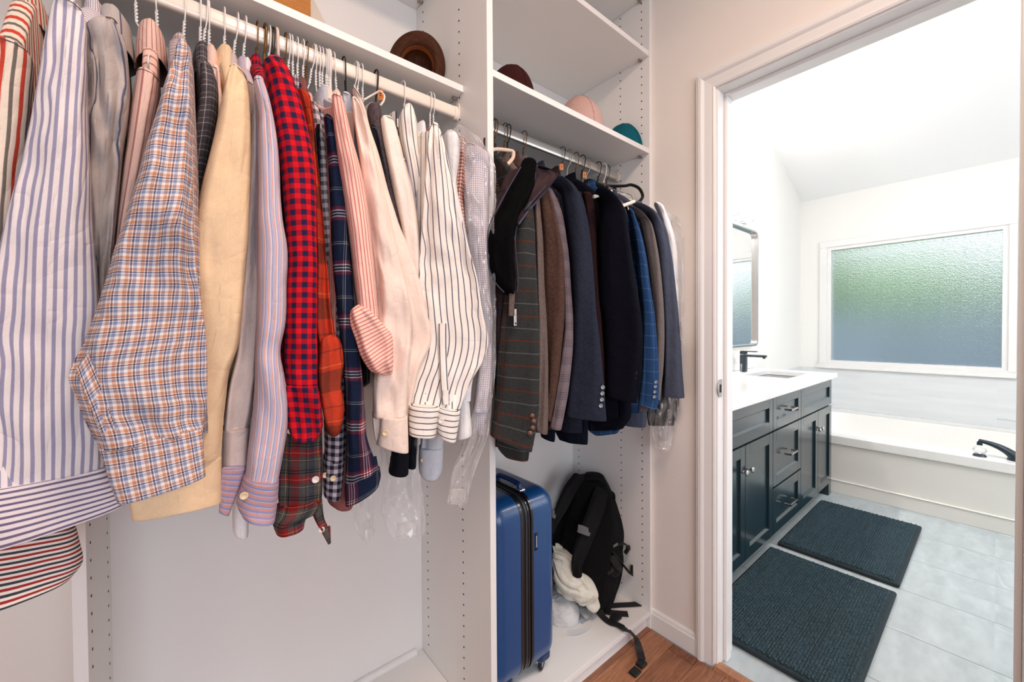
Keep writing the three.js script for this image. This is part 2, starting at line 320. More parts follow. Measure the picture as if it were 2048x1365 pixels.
function rod(label, x0, x1, mat) {
  const r = thing('closet_rod', label, 'rod', [(x0 + x1) / 2, RODY, RODZ]);
  const s = new THREE.Shape(); const hw = 0.0085, hh = 0.0165; s.absellipse(0, 0, hw, hh, 0, Math.PI * 2);
  const sq = new THREE.Shape(); const n = 28; for (let i = 0; i < n; i++) { const a = i / n * Math.PI * 2, c = Math.cos(a), d = Math.sin(a); const X = Math.sign(c) * Math.pow(Math.abs(c), 0.7) * hw, Y = Math.sign(d) * Math.pow(Math.abs(d), 0.62) * hh; i ? sq.lineTo(X, Y) : sq.moveTo(X, Y); }
  const g = new THREE.ExtrudeGeometry(sq, { depth: x1 - x0 - 0.004, bevelEnabled: false, curveSegments: 24 }); g.rotateY(Math.PI / 2); g.translate(x0 + 0.002, RODY, RODZ); wpart(r, 'bar', g, mat);
  for (const [x, e] of [[x0, 1], [x1, -1]]) {
    const gs = []; const c = new THREE.Shape(); c.absellipse(0, 0.004, 0.0135, 0.0265, 0, Math.PI * 2);
    let h = new THREE.ExtrudeGeometry(c, { depth: 0.003, bevelEnabled: false }); h.rotateY(Math.PI / 2); h.translate(e > 0 ? x : x - 0.003, RODY, RODZ); gs.push(h);
    const cup = new THREE.Shape(); cup.absellipse(0, 0, 0.0115, 0.02, 0, Math.PI * 2);
    h = new THREE.ExtrudeGeometry(cup, { depth: 0.014, bevelEnabled: false }); h.rotateY(Math.PI / 2); h.translate(e > 0 ? x + 0.001 : x - 0.015, RODY - 0.001, RODZ); gs.push(h);
    wpart(r, 'bracket', plain(gs), mat === M.rodSteel ? M.plasticBeige : M.rodWhite);
  }
  return r;
}
rod('cream oval closet rod carrying the shirts', XL + 0.0005, XD0 - 0.0005, M.rodWhite);
rod('brushed metal closet rod carrying the jackets', XD1 + 0.0005, XR - 0.0005, M.rodSteel);
rod('cream closet rod in the neighbouring bay past the end panel', -1.0, XL - 0.0185, M.rodWhite);

// closet ceiling lamp, out of view, placed to light the clothes from above
{
  const l = thing('unseen_ceiling_lamp', 'unseen flush round closet ceiling lamp with white diffuser', 'lamp', [0.42, 2.6, 0.12]);
  part(l, 'base', new THREE.CylinderGeometry(0.24, 0.24, 0.016, 40).translate(0, 0.012, 0), M.trim);
  part(l, 'diffuser', new THREE.CylinderGeometry(0.22, 0.2, 0.008, 40), std(0xffffff, 0.6, { emissive: 0xffe6d2, emissiveIntensity: 1.5 }));
}
// ---------------------------------------------------------------- cloth shapes
function catmull(a, b, c, d, t) { const t2 = t * t, t3 = t2 * t; return 0.5 * (2 * b + (c - a) * t + (2 * a - 5 * b + 4 * c - d) * t2 + (3 * b - a - 3 * c + d) * t3); }
function resample(rows, n) { // rows: [xl, yl, xr, yr, z] -> n+1 rows
  const out = []; const m = rows.length - 1;
  const mono = (a, b, c, d, t) => { const v = catmull(a, b, c, d, t), lo = Math.min(b, c), hi = Math.max(b, c), e = (hi - lo) * 0.12; return clamp(v, lo - e, hi + e); };
  for (let i = 0; i <= n; i++) {
    const f = Math.min(i / n * m, m - 1e-6), k = Math.floor(f), t = f - k;
    const A = rows[Math.max(k - 1, 0)], B = rows[k], C = rows[k + 1], D = rows[Math.min(k + 2, m)];
    out.push([0, 1, 2, 3, 4].map(q => mono(A[q], B[q], C[q], D[q], t)));
  }
  return out;
}
function evenRows(rows) { // insert rows so that spacing along the sleeve is even
  const out = [rows[0]]; const L = rows.map((r, i) => i ? Math.hypot((r[0] + r[2] - rows[i - 1][0] - rows[i - 1][2]) / 2, (r[1] + r[3] - rows[i - 1][1] - rows[i - 1][3]) / 2) : 0);
  return { rows, L };
}
/* A hanging cloth tube seen broadside. rows give its two outlines as photo points, z its distance (the rod's distance less half a hanger);
   its thickness follows from the cloth's girth. Returns {geo, at(px,py,out), top, n} */
function clothTube(rowsIn, o) {
  const z = o.z, rows = rowsIn.map(r => r.length === 3 ? [r[1], r[0], r[2], r[0], z] : r.length === 4 ? [...r, z] : r);
  const n = o.n || 54, m = o.m || 44, S = resample(rows, n);
  const ax = S.reduce((a, r) => a + (r[0] + r[2]) / 2, 0) / S.length, ay = S.reduce((a, r) => a + (r[1] + r[3]) / 2, 0) / S.length;
  const A0 = onZ(ax, ay, z), nrm = EYE.clone().sub(A0); nrm.y = 0; nrm.normalize();
  const g0 = o.girth ? o.girth[0] : 0.18, g1 = o.girth ? o.girth[1] : 0.115, q = o.sq || 2.5;
  const rings = []; let v = 0, prevC = null; const k = o.seed || 1;
  for (let i = 0; i <= n; i++) {
    const r = S[i], A = onZ((r[0] + r[2]) / 2, (r[1] + r[3]) / 2, r[4]);
    const L = onPlane(r[0], r[1], A, nrm), R = onPlane(r[2], r[3], A, nrm), C = L.clone().add(R).multiplyScalar(0.5), U = R.clone().sub(L).multiplyScalar(0.5);
    if (prevC) v += prevC.distanceTo(C); prevC = C;
    const w = U.length() * 2, t = i / n; let D = clamp(lerp(g0, g1, t) - w, o.dmin ?? 0.03, o.dmax ?? 0.085); if (o.depth) D = o.depth;
    D = Math.min(D, Math.max(w * 2.2, 0.02));
    rings.push({ C, U, d: D / 2, v, w });
  }
  const total = v, pos = [], uv = [], idx = []; const up = new V3(0, 1, 0);
  const fold = (o.fold ?? 0.004) * 1.35;
  const ringPts = (R, sc, lift, vv, wob, dsc = sc) => {
    const pts = [];
    for (let j = 0; j <= m; j++) {
      const th = -Math.PI / 2 + j / m * Math.PI * 2, c = Math.cos(th), s = Math.sin(th);
      const ex = Math.sign(c) * Math.pow(Math.abs(c), 2 / q), ez = Math.sign(s) * Math.pow(Math.abs(s), 2 / q);
      const p = R.C.clone().addScaledVector(R.U, ex * sc).addScaledVector(nrm, ez * R.d * dsc).addScaledVector(up, lift);
      if (wob) {
        const jj = j % m, a = jj / m * 6.283, X = Math.cos(a) * 1.3 + 5, Y = Math.sin(a) * 1.3 + 5;
        const lng = noise(X * 1.5 + k * 17, vv * 3 + Y * 1.3) - 0.5;               // long vertical folds
        const ang = (o.slant ?? 6) , dg = noise(ex * R.w * 18 + vv * ang + k * 9, vv * 26 - ex * R.w * 12) - 0.5; // short slanting creases
        const rd = 1 - Math.abs(2 * noise(ex * R.w * 26 + k * 5 + Y, vv * 14 + k) - 1);
        const e = wob * fold * (lng * 2.4 + dg * (o.crease ?? 0.7) + (rd - 0.6) * (o.ridge ?? 0.5));
        p.addScaledVector(nrm, e * (s >= 0 ? 1 : -0.6) * (0.35 + 0.65 * Math.abs(s)) * 1.5); p.addScaledVector(R.U, (lng * 0.9 + dg * 0.3) * fold * wob / Math.max(R.w, 0.02) * c * 1.2);
      }
      pts.push(p);
    }
    return pts;
  };
  const all = [];
  if (!o.noTop) for (const [sc, l] of [[0.02, 1], [0.35, 0.94], [0.62, 0.78], [0.82, 0.55], [0.94, 0.27]]) all.push([ringPts(rings[0], sc, l * (o.cap ?? 0.012), 0, 0), -0.012 * l]);
  for (let i = 0; i <= n; i++) all.push([ringPts(rings[i], 1, 0, rings[i].v, Math.min(1, i / 5 + 0.3) * (o.hemFlat ? Math.min(1, (n - i) / 6 + 0.25) : 1)), rings[i].v]);
  const last = rings[n];
  if (o.round) for (const [sc, l] of [[0.92, -0.35], [0.75, -0.7], [0.45, -0.95], [0.03, -1]]) all.push([ringPts(last, sc, l * o.round, total, 0), total - l * o.round]);
  else for (const [sc, l, ds] of [[0.96, -0.0008, 0.93], [0.93, 0.001, 0.82], [0.88, 0.012, 0.55], [0.8, 0.03, 0.25], [0.02, 0.032, 0.02]]) all.push([ringPts(last, sc, l, total, sc > 0.95 ? 0.2 : 0, ds), total + 0.01]);
  for (const [pts, vv] of all) {
    const al = [0]; for (let j = 1; j <= m; j++) al.push(al[j - 1] + pts[j].distanceTo(pts[j - 1]));
    const mid = al[m >> 1];
    for (let j = 0; j <= m; j++) { pos.push(pts[j].x, pts[j].y, pts[j].z); const a = al[j] - mid; o.swap ? uv.push(-vv + (o.skew || 0) * a, a) : uv.push(a + (o.skew || 0) * vv, -vv); }
  }
  const st = m + 1; for (let i = 0; i < all.length - 1; i++) for (let j = 0; j < m; j++) { const a = i * st + j, b = a + 1, c = a + st, d = c + 1; idx.push(a, c, b, b, c, d); }
  const geo = new THREE.BufferGeometry(); geo.setAttribute('position', new THREE.Float32BufferAttribute(pos, 3)); geo.setAttribute('uv', new THREE.Float32BufferAttribute(uv, 2)); geo.setIndex(idx); geo.computeVertexNormals();
  { // the seam at the back: same normals on both sides
    const N = geo.attributes.normal; for (let i = 0; i < all.length; i++) { const a = i * st, b = a + m; const x = N.getX(a) + N.getX(b), y = N.getY(a) + N.getY(b), zz = N.getZ(a) + N.getZ(b), l = Math.hypot(x, y, zz) || 1; N.setXYZ(a, x / l, y / l, zz / l); N.setXYZ(b, x / l, y / l, zz / l); }
  }
  return { geo, nrm, rings, total, front(px, py, extra = 0) { // point on the front face at a photo point
    let best = rings[0], bd = 1e9; const p0 = onPlane(px, py, A0, nrm); for (const R of rings) { const d = Math.abs(R.C.y - p0.y); if (d < bd) { bd = d; best = R; } }
    const p = onPlane(px, py, best.C, nrm); const e = clamp(p.clone().sub(best.C).dot(best.U) / best.U.lengthSq(), -0.95, 0.95);
    return p.addScaledVector(nrm, best.d * Math.pow(1 - Math.pow(Math.abs(e), q), 1 / q) + extra);
  } };
}
/* the body of a garment: a slab of cloth hanging from a hanger's shoulders across the rod */
function bodyGeo({ x0, zt, yt, neckY, hem, thick = 0.02, k = 1, zc = RODZ, wave = 0.006, tail = 0.03, zback }) {
  const ns = 22, ny = 12, nt = 5, half = Math.abs(zt - zc), zb = Math.max(zback ?? (zc - half), -1.262), pos = [], uv = [], idx = []; const K = ny * 2 + nt;
  for (let j = 0; j <= ns; j++) {
    const s = j / ns, z = lerp(zt, zb, s), dz = Math.abs(z - zc) / half, e = Math.pow(Math.max(0, 1 - Math.pow(Math.abs(2 * s - 1), 8)), 0.5);
    const h = thick / 2 * (0.12 + 0.88 * e), sh = sstep(0.2, 1, dz), top = lerp(neckY, yt, Math.pow(sh, 0.85)) - (1 - e) * 0.006, bot = hem + tail * Math.pow(Math.abs(2 * s - 1), 3);
    for (let i = 0; i < K; i++) {
      let y, sx;
      if (i < ny) { y = lerp(bot, top - h, i / (ny - 1)); sx = -1; }
      else if (i < ny + nt) { const a = (i - ny + 1) / (nt + 1) * Math.PI; y = top - h + h * Math.sin(a); sx = -Math.cos(a); }
      else { y = lerp(top - h, bot, (i - ny - nt) / (ny - 1)); sx = 1; }
      const dn = clamp((top - y) / 0.5, 0, 1), wv = wave * dn * (Math.sin(z * 46 + k * 2.3) + 1.2 * (noise(z * 22 + k * 7, y * 5) - 0.5)) * e;
      pos.push(x0 + sx * h * (1 + 0.5 * dn) + wv, y, z); uv.push(z, y);
    }
  }
  for (let j = 0; j < ns; j++) for (let i = 0; i < K; i++) { const a = j * K + i, b = j * K + (i + 1) % K, c = a + K, d = b + K; idx.push(a, b, c, b, d, c); }
  const g = new THREE.BufferGeometry(); g.setAttribute('position', new THREE.Float32BufferAttribute(pos, 3)); g.setAttribute('uv', new THREE.Float32BufferAttribute(uv, 2)); g.setIndex(idx); g.computeVertexNormals(); return g;
}
/* a folded collar round the hanger's neck */
function collarGeo(x0, y0, zc, o = {}) {
  const rx = (o.rx || 0.016) * 0.55, rz = o.rz || 0.052, h = (o.h || 0.042) * 0.8, prof = [[-0.003, -0.02], [-0.002, h * 0.6], [0.0005, h * 0.95], [0.003, h], [0.0055, h * 0.9], [0.008, h * 0.4], [0.0105, -0.024], [0.009, -0.024], [0.006, h * 0.4]];
  const m = 36, pos = [], uv = [], idx = [];
  for (let j = 0; j <= m; j++) { const a = j / m * Math.PI * 2, c = Math.cos(a), s = Math.sin(a); for (const [r, y] of prof) { pos.push(x0 + (rx + r) * s, y0 + y - 0.012 * (1 - Math.abs(c)) + 0.004 * (noise(a * 2 + x0 * 90, y * 30) - 0.5), zc + (rz + r) * c); uv.push(a * rz, y); } }
  const P = prof.length; for (let j = 0; j < m; j++) for (let i = 0; i < P - 1; i++) { const a = j * P + i, b = a + 1, c = a + P, d = c + 1; idx.push(a, b, c, b, d, c); }
  const g = new THREE.BufferGeometry(); g.setAttribute('position', new THREE.Float32BufferAttribute(pos, 3)); g.setAttribute('uv', new THREE.Float32BufferAttribute(uv, 2)); g.setIndex(idx); g.computeVertexNormals(); return g;
}
function buttonGeo(p, nrm, r = 0.005, t = 0.0025, dome = 0) {
  const prof = dome ? [[0, t], [r * 0.5, t * 0.9], [r * 0.9, t * 0.45], [r, 0], [0, -0.001]] : [[0, t * 0.5], [r * 0.55, t * 0.5], [r * 0.68, t], [r * 0.9, t], [r, t * 0.5], [r, -0.001], [0, -0.001]];
  const g = new THREE.LatheGeometry(prof.map(([a, b]) => new THREE.Vector2(a, b)), 16); g.applyQuaternion(new THREE.Quaternion().setFromUnitVectors(new V3(0, 1, 0), nrm)); g.translate(p.x, p.y, p.z); return g;
}
let gk = 0; const bodyXs = [];
/* one garment: sleeve (traced outline), cuff, body, collar, buttons */
function garment(name, label, category, o) {
  gk++;
  const sl = clothTube(o.rows, { z: o.z, seed: gk, ...o.tube });
  const R0 = sl.rings[0], x0 = o.x0 ?? R0.C.x, hem = o.hem ?? 1.0;
  const g = thing(name, label, category, [x0, hem, RODZ], o.group); if (o.body !== false) bodyXs.push(x0);
  wpart(g, 'sleeve', sl.geo, o.mat);
  if (o.seam !== false && !o.tube?.noTop) { // stitched shoulder seam
    const pts = []; for (let j = 0; j <= 10; j++) { const e = lerp(-0.93, 0.93, j / 10); pts.push(R0.C.clone().addScaledVector(R0.U, e).addScaledVector(sl.nrm, R0.d * Math.pow(1 - Math.pow(Math.abs(e), 2.5), 0.4) + 0.0004)); }
    wpart(g, 'seam', tubeAlong(pts, 0.0007, 20, 5), o.seamMat || seamMat);
  }
  for (const pr of o.plackets || []) { const zr = pr.map(r => [...r, sl.front((r[0] + r[2]) / 2, (r[1] + r[3]) / 2).z + 0.0035]); const t = clothTube(zr, { z: zr[1][4], seed: gk + 90, depth: 0.008, n: 24, m: 20, fold: 0.001, cap: 0.001 }); wpart(g, 'placket', t.geo, o.mat); }
  if (o.cuff) for (const c of [].concat(o.cuff)) {
    const cf = clothTube(c.rows, { z: (c.z ?? o.z) , seed: gk + 50, swap: true, n: 14, fold: 0.0012, hemFlat: true, cap: 0.002, girth: [0.135, 0.135], dmin: 0.034, ...c.tube });
    const cm = wpart(g, 'cuff', cf.geo, c.mat || o.mat);
    for (const [px, py, r, mt, t, dm] of c.buttons || []) wpart(cm, 'button', buttonGeo(cf.front(px, py, 0.0004), cf.nrm, r || 0.005, t || 0.0025, dm), mt || M.button);
  }
  for (const [px, py, r, mt, t, dm] of o.buttons || []) wpart(g, 'button', buttonGeo(sl.front(px, py, 0.0004), sl.nrm, r || 0.005, t || 0.0025, dm), mt || M.button);
  const zt = o.zt ?? R0.C.z - 0.012, yt = o.yt ?? R0.C.y + 0.004, neckY = o.neckY ?? 1.728;
  if (o.body !== false) wpart(g, 'body', bodyGeo({ x0, zt, yt, neckY, hem, thick: o.thick ?? 0.02, k: gk, ...o.bodyOpt }), o.bodyMat || o.mat);
  if (o.collar !== false) wpart(g, 'collar', collarGeo(x0, neckY - 0.012, RODZ + 0.005, o.collarOpt), o.collarMat || o.mat);
  return { g, sl };
}
const seamMat = std(0x6b5a58, 0.9);
/* a plain strip of a garment whose sleeve barely shows keeps the same parts */

// ---------------------------------------------------------------- fabrics
const C = {
  redStripe: stripes(0.021, [238, 222, 204], [[0.04, 0.27, [204, 74, 58]], [0.55, 0.72, [116, 108, 100]]]),
  redStripeCuff: stripes(0.0125, [240, 226, 216], [[0.06, 0.3, [158, 50, 50]], [0.55, 0.8, [62, 68, 74]]]),
  blueStripe: stripes(0.0086, [236, 226, 224], [[0.2, 0.6, [154, 150, 176]]], { e: 0.05 }),
  blueStripeCuff: stripes(0.0072, [238, 226, 226], [[0.2, 0.58, [114, 106, 134]]], { e: 0.05 }),
  taupe: stripes(0.052, [192, 182, 177], [[0.45, 0.53, [92, 96, 120]], [0.02, 0.035, [176, 166, 164]]], { res: 192 }),
  pinkStripe: stripes(0.0135, [240, 203, 188], [[0.3, 0.5, [176, 116, 108]]], { e: 0.06 }),
  bluePlaid: plaid(0.0142, 0.0142, [232, 224, 220], [[0.1, 0.34, [124, 134, 166]], [0.42, 0.54, [58, 54, 80]], [0.62, 0.86, [194, 130, 98]]], [[0.1, 0.34, [126, 136, 168]], [0.42, 0.54, [58, 54, 82]], [0.62, 0.86, [196, 134, 102]]], { e: 0.015, res: 192 }),
  greyTartan: plaid(0.021, 0.021, [74, 70, 74], [[0.1, 0.16, [226, 214, 208]], [0.5, 0.54, [200, 188, 182]], [0.7, 0.8, [60, 58, 64]]], [[0.1, 0.16, [226, 214, 208]], [0.5, 0.54, [200, 188, 182]], [0.7, 0.8, [60, 58, 64]]]),
  palePink: solid([240, 205, 190]), cream: solid([236, 206, 168]), mauve: solid([206, 190, 184]),
  lavStripe: stripes(0.0088, [204, 192, 204], [[0.0, 0.16, [146, 156, 196]], [0.3, 0.36, [236, 228, 232]], [0.5, 0.64, [226, 156, 132]], [0.78, 0.86, [156, 158, 192]]], { e: 0.03 }),
  lavStripeCuff: stripes(0.0088, [168, 150, 168], [[0.0, 0.14, [120, 140, 204]], [0.45, 0.62, [228, 146, 122]], [0.78, 0.84, [226, 216, 222]]], { e: 0.03 }),
  redGingham: cloth(tex(0.0172, 0.0172, 96, 96, (u, v, i, j) => { const a = sstep(0.47, 0.5, u) * (1 - sstep(0.97, 1, u)), b = sstep(0.47, 0.5, v) * (1 - sstep(0.97, 1, v)); const n = thread(i, j, 12); const c = a * b > 0.5 ? [38, 34, 66] : a + b > 0.5 ? [158, 20, 42] : [212, 22, 34]; return [c[0] + n, c[1] + n * 0.6, c[2] + n * 0.6]; })),
  orangeFlannel: plaid(0.085, 0.1, [196, 62, 38], [[0.0, 0.35, [150, 52, 38]], [0.4, 0.43, [232, 150, 70]], [0.7, 0.74, [80, 46, 36]]], [[0.0, 0.38, [92, 50, 38]], [0.45, 0.47, [238, 152, 70]], [0.72, 0.74, [80, 50, 40]]], { e: 0.008 }),
  greyGingham: plaid(0.0165, 0.0165, [216, 208, 206], [[0.02, 0.5, [84, 78, 86]]], [[0.02, 0.5, [84, 78, 86]]], { e: 0.02 }),
  navyTartan: plaid(0.098, 0.098, [18, 30, 54], [[0.1, 0.36, [122, 34, 54]], [0.165, 0.185, [236, 226, 222]], [0.22, 0.24, [236, 226, 222]], [0.275, 0.295, [236, 226, 222]], [0.66, 0.672, [222, 214, 190]], [0.7, 0.708, [222, 214, 190]]], [[0.1, 0.36, [126, 34, 54]], [0.16, 0.185, [240, 230, 226]], [0.185, 0.215, [22, 30, 38]], [0.215, 0.24, [240, 230, 226]], [0.24, 0.27, [22, 30, 38]], [0.27, 0.295, [240, 230, 226]], [0.66, 0.672, [222, 214, 190]], [0.7, 0.708, [222, 214, 190]]], { e: 0.004, res: 256 }),
  darkTartan: plaid(0.058, 0.05, [78, 76, 74], [[0.05, 0.3, [120, 30, 34]], [0.33, 0.37, [22, 20, 24]], [0.45, 0.47, [222, 180, 110]], [0.6, 0.78, [40, 48, 66]], [0.84, 0.87, [18, 18, 20]]], [[0.05, 0.32, [160, 34, 36]], [0.17, 0.19, [232, 170, 120]], [0.4, 0.44, [20, 20, 22]], [0.5, 0.54, [20, 20, 22]], [0.66, 0.84, [84, 88, 86]], [0.9, 0.92, [214, 186, 120]]], { e: 0.006, res: 192 }),
  blackGingham: plaid(0.015, 0.015, [186, 178, 188], [[0.02, 0.5, [30, 28, 40]]], [[0.02, 0.5, [30, 28, 40]]], { e: 0.02 }),
  plum: solid([140, 84, 82]), 
  finePink: stripes(0.0066, [246, 206, 190], [[0.25, 0.55, [206, 120, 112]]], { e: 0.08 }),
  lightBlue: solid([196, 200, 208]), ivory: solid([243, 222, 208]), offWhite: solid([242, 230, 220]), lavGrey: solid([198, 188, 192]),
  darkHeather: solid([84, 72, 76], { grain: 30 }),
  navyStripe: stripes(0.0146, [243, 236, 228], [[0.42, 0.58, [92, 92, 108]]], { e: 0.03 }),
  navyStripeCuff: stripes(0.0122, [243, 236, 228], [[0.42, 0.58, [74, 76, 94]]], { e: 0.03 }),
  houndstooth: plaid(0.0085, 0.0085, [224, 196, 186], [[0.02, 0.5, [128, 62, 50]]], [[0.02, 0.5, [128, 62, 50]]], { res: 64 }),
  greyCheck: plaid(0.0055, 0.0055, [222, 214, 216], [[0.1, 0.4, [146, 142, 160]]], [[0.1, 0.4, [146, 142, 160]]], { res: 64 }),
  knitBlack: stripes(0.004, [22, 24, 32], [[0.3, 0.7, [8, 9, 14]]], { e: 0.1 }),
  white: solid([240, 238, 238]), paleBlue: solid([196, 200, 208]),
  tweed: cloth(tex(0.12, 0.126, 256, 256, (u, v, i, j) => {
    const col = Math.floor(i / 16), d = (col & 1 ? i + j : i - j + 256) % 8 < 4; let c = d ? [76, 78, 77] : [12, 14, 18]; const n = thread(i, j, 22);
    const o1 = Math.abs(v - 0.25) < 0.014 || Math.abs(v - 0.75) < 0.014 || Math.abs(u - 0.36) < 0.012, w1 = Math.abs(v - 0.5) < 0.009 || v < 0.009 || v > 0.991;
    if (o1 && d) c = [132, 72, 50]; else if (w1 && d) c = [140, 142, 138]; return [c[0] + n, c[1] + n, c[2] + n];
  }), { smooth: 1 }),
  greyBrown: solid([104, 91, 86], { smooth: 1, grain: 22 }), brown: solid([80, 60, 52], { smooth: 1, grain: 22 }),
  glen: plaid(0.05, 0.05, [116, 107, 112], [[0.05, 0.09, [70, 58, 66]], [0.15, 0.19, [70, 58, 66]], [0.25, 0.29, [70, 58, 66]], [0.35, 0.39, [70, 58, 66]], [0.6, 0.63, [120, 60, 66]], [0.7, 0.72, [96, 86, 98]], [0.8, 0.82, [96, 86, 98]]], [[0.05, 0.09, [64, 54, 62]], [0.15, 0.19, [64, 54, 62]], [0.25, 0.29, [64, 54, 62]], [0.35, 0.39, [64, 54, 62]], [0.45, 0.49, [64, 54, 62]], [0.6, 0.63, [120, 60, 66]]], { e: 0.01 }),
  navyShark: solid([40, 45, 58], { smooth: 1, grain: 14 }), maroon: solid([46, 29, 32], { smooth: 1, grain: 10 }), blackNavy: solid([14, 15, 24], { smooth: 1, grain: 6 }),
  bluePane: plaid(0.033, 0.04, [36, 64, 102], [[0.48, 0.53, [104, 136, 168]]], [[0.48, 0.52, [104, 136, 168]]], { e: 0.01, grain: 16, smooth: 1 }),
  greyBrown2: solid([112, 104, 101], { smooth: 1, grain: 16 }), blueGrey: solid([76, 82, 98], { smooth: 1, grain: 16 }),
  fleece: solid([7, 7, 9], { smooth: 1, grain: 6 }), shellBrown: solid([56, 40, 43], { grain: 6, rough: 0.6 }), navyDark: solid([15, 20, 31], { smooth: 1, grain: 8 }),
  piping: solid([96, 98, 124]),
};
const G1 = 'long-sleeved shirts on the cream rod', G2 = 'suit jackets on the metal rod';
garment('striped_shirt', 'cream shirt with wide red and grey stripes at the far end of the rod', 'shirt', { z: -0.81, mat: C.redStripe, x0: -0.178, group: G1, hem: 0.98, thick: 0.024,
  rows: [[-38, 92, 62, 128], [-48, 140, 66, 150], [-58, 200, 62, 205], [-62, 300, 55, 300], [-66, 420, 38, 420], [-70, 560, 40, 560], [-70, 760, 80, 760], [-66, 940, 120, 930], [-64, 1090, 145, 1050]],
  cuff: { z: -0.805, mat: C.redStripeCuff, rows: [[-64, 1082, 152, 1052], [-64, 1130, 160, 1085], [-62, 1180, 166, 1122], [-58, 1228, 142, 1152]] } });
garment('striped_shirt', 'white shirt with slate blue stripes, its wide cuff over the red-striped one', 'shirt', { z: -0.76, mat: C.blueStripe, x0: -0.104, group: G1, hem: 1.0, thick: 0.026, neckY: 1.738,
  rows: [[106, 10, 168, 44], [98, 50, 171, 70], [90, 95, 172, 105], [72, 200, 173, 200], [52, 300, 178, 300], [26, 400, 183, 400], [2, 500, 188, 500], [-14, 600, 196, 600], [-26, 700, 200, 700], [-32, 800, 202, 800], [-34, 900, 206, 890], [-36, 985, 208, 934]],
  tube: { n: 70, fold: 0.005 },
  cuff: { mat: C.blueStripeCuff, rows: [[-42, 984, 212, 934], [-42, 1020, 226, 965], [-40, 1060, 240, 990], [-36, 1106, 243, 1012]] } });
garment('striped_shirt', 'rumpled taupe shirt with sparse blue stripes beside the plaid shirt', 'shirt', { z: -0.835, mat: C.taupe, group: G1, hem: 1.05, thick: 0.03,
  rows: [[168, 72, 236, 62], [168, 110, 252, 100], [170, 160, 262, 160], [172, 220, 258, 220], [176, 300, 246, 300], [182, 400, 234, 400], [186, 480, 226, 480], [188, 540, 220, 540], [190, 600, 214, 600]],
  tube: { fold: 0.009, ridge: 1.2, crease: 1.2 }, collarOpt: { h: 0.05, rx: 0.03 } });
garment('striped_shirt', 'salmon pink shirt with rose stripes left of the blue plaid shirt', 'shirt', { z: -0.845, mat: C.pinkStripe, group: G1, hem: 1.05,
  rows: [[272, 150, 318, 172], [266, 190, 316, 200], [258, 250, 308, 250], [246, 350, 288, 350], [236, 450, 264, 450], [228, 530, 246, 530]], tube: { fold: 0.003 }, collarOpt: { h: 0.05, rx: 0.026 } });
garment('plaid_shirt', 'blue and orange small plaid shirt with a bent elbow', 'shirt', { z: -0.695, mat: C.bluePlaid, group: G1, hem: 1.03, thick: 0.03,
  rows: [[353, 96, 374, 97], [346, 120, 377, 121], [336, 150, 379, 150], [322, 200, 381, 200], [290, 300, 383, 300], [261, 400, 383, 400], [228, 500, 388, 500], [206, 565, 394, 565], [188, 622, 402, 615], [166, 680, 408, 660], [134, 748, 411, 720], [148, 796, 411, 780], [168, 848, 409, 826], [199, 902, 404, 862]],
  tube: { n: 80, fold: 0.006, crease: 1.8, slant: 2 }, plackets: [[[152, 742, 178, 706], [168, 785, 198, 756], [188, 832, 218, 808], [208, 880, 236, 862]]],
  cuff: { tube: { swap: false, fold: 0.001 }, rows: [[197, 898, 406, 856], [208, 925, 407, 885], [220, 965, 408, 915], [235, 1006, 411, 950]] } });
garment('plaid_shirt', 'charcoal tartan shirt with thin white lines behind the blue plaid', 'shirt', { z: -0.84, mat: C.greyTartan, group: G1, hem: 1.05,
  rows: [[400, 135, 428, 150], [398, 170, 436, 180], [394, 220, 437, 220], [388, 270, 432, 270], [384, 330, 418, 330], [382, 390, 405, 390], [382, 440, 392, 440]], tube: { fold: 0.003 } });
garment('dress_shirt', 'pale pink shirt squeezed between charcoal tartan and cream shirts', 'shirt', { z: -0.865, mat: C.palePink, group: G1, hem: 1.05, thick: 0.016,
  rows: [[424, 140, 440, 148], [424, 170, 442, 175], [424, 220, 446, 220], [424, 300, 446, 300], [420, 400, 440, 400], [415, 500, 435, 500]] });
garment('dress_shirt', 'plain cream yellow shirt right of the blue plaid shirt', 'shirt', { z: -0.775, mat: C.cream, group: G1, hem: 1.03, thick: 0.022,
  rows: [[458, 142, 494, 172], [448, 172, 497, 190], [440, 210, 499, 215], [430, 260, 501, 260], [419, 310, 501, 310], [406, 360, 500, 360], [396, 410, 498, 410], [390, 460, 496, 460], [388, 520, 492, 520], [390, 580, 487, 580], [388, 640, 482, 640], [370, 695, 475, 695], [340, 740, 460, 740], [310, 800, 453, 800], [285, 860, 448, 850], [262, 945, 443, 915]],
  tube: { n: 70, fold: 0.0045 }, collarOpt: { h: 0.055, rx: 0.024 },
  cuff: { rows: [[256, 948, 443, 914], [258, 980, 443, 945], [260, 1010, 443, 975], [264, 1040, 443, 1004]] } });
garment('dress_shirt', 'plain mauve grey shirt between the cream and the lavender-striped shirts', 'shirt', { z: -0.815, mat: C.mauve, group: G1, hem: 1.05, thick: 0.012, x0: 0.088,
  rows: [[494, 172, 515, 196], [494, 230, 518, 232], [492, 300, 521, 300], [490, 400, 520, 400], [484, 500, 520, 500], [476, 600, 520, 600], [470, 700, 515, 700], [456, 760, 513, 760], [448, 820, 506, 815], [446, 856, 499, 850]],
  cuff: { rows: [[444, 856, 499, 850], [444, 890, 498, 885], [443, 940, 497, 937]] } });
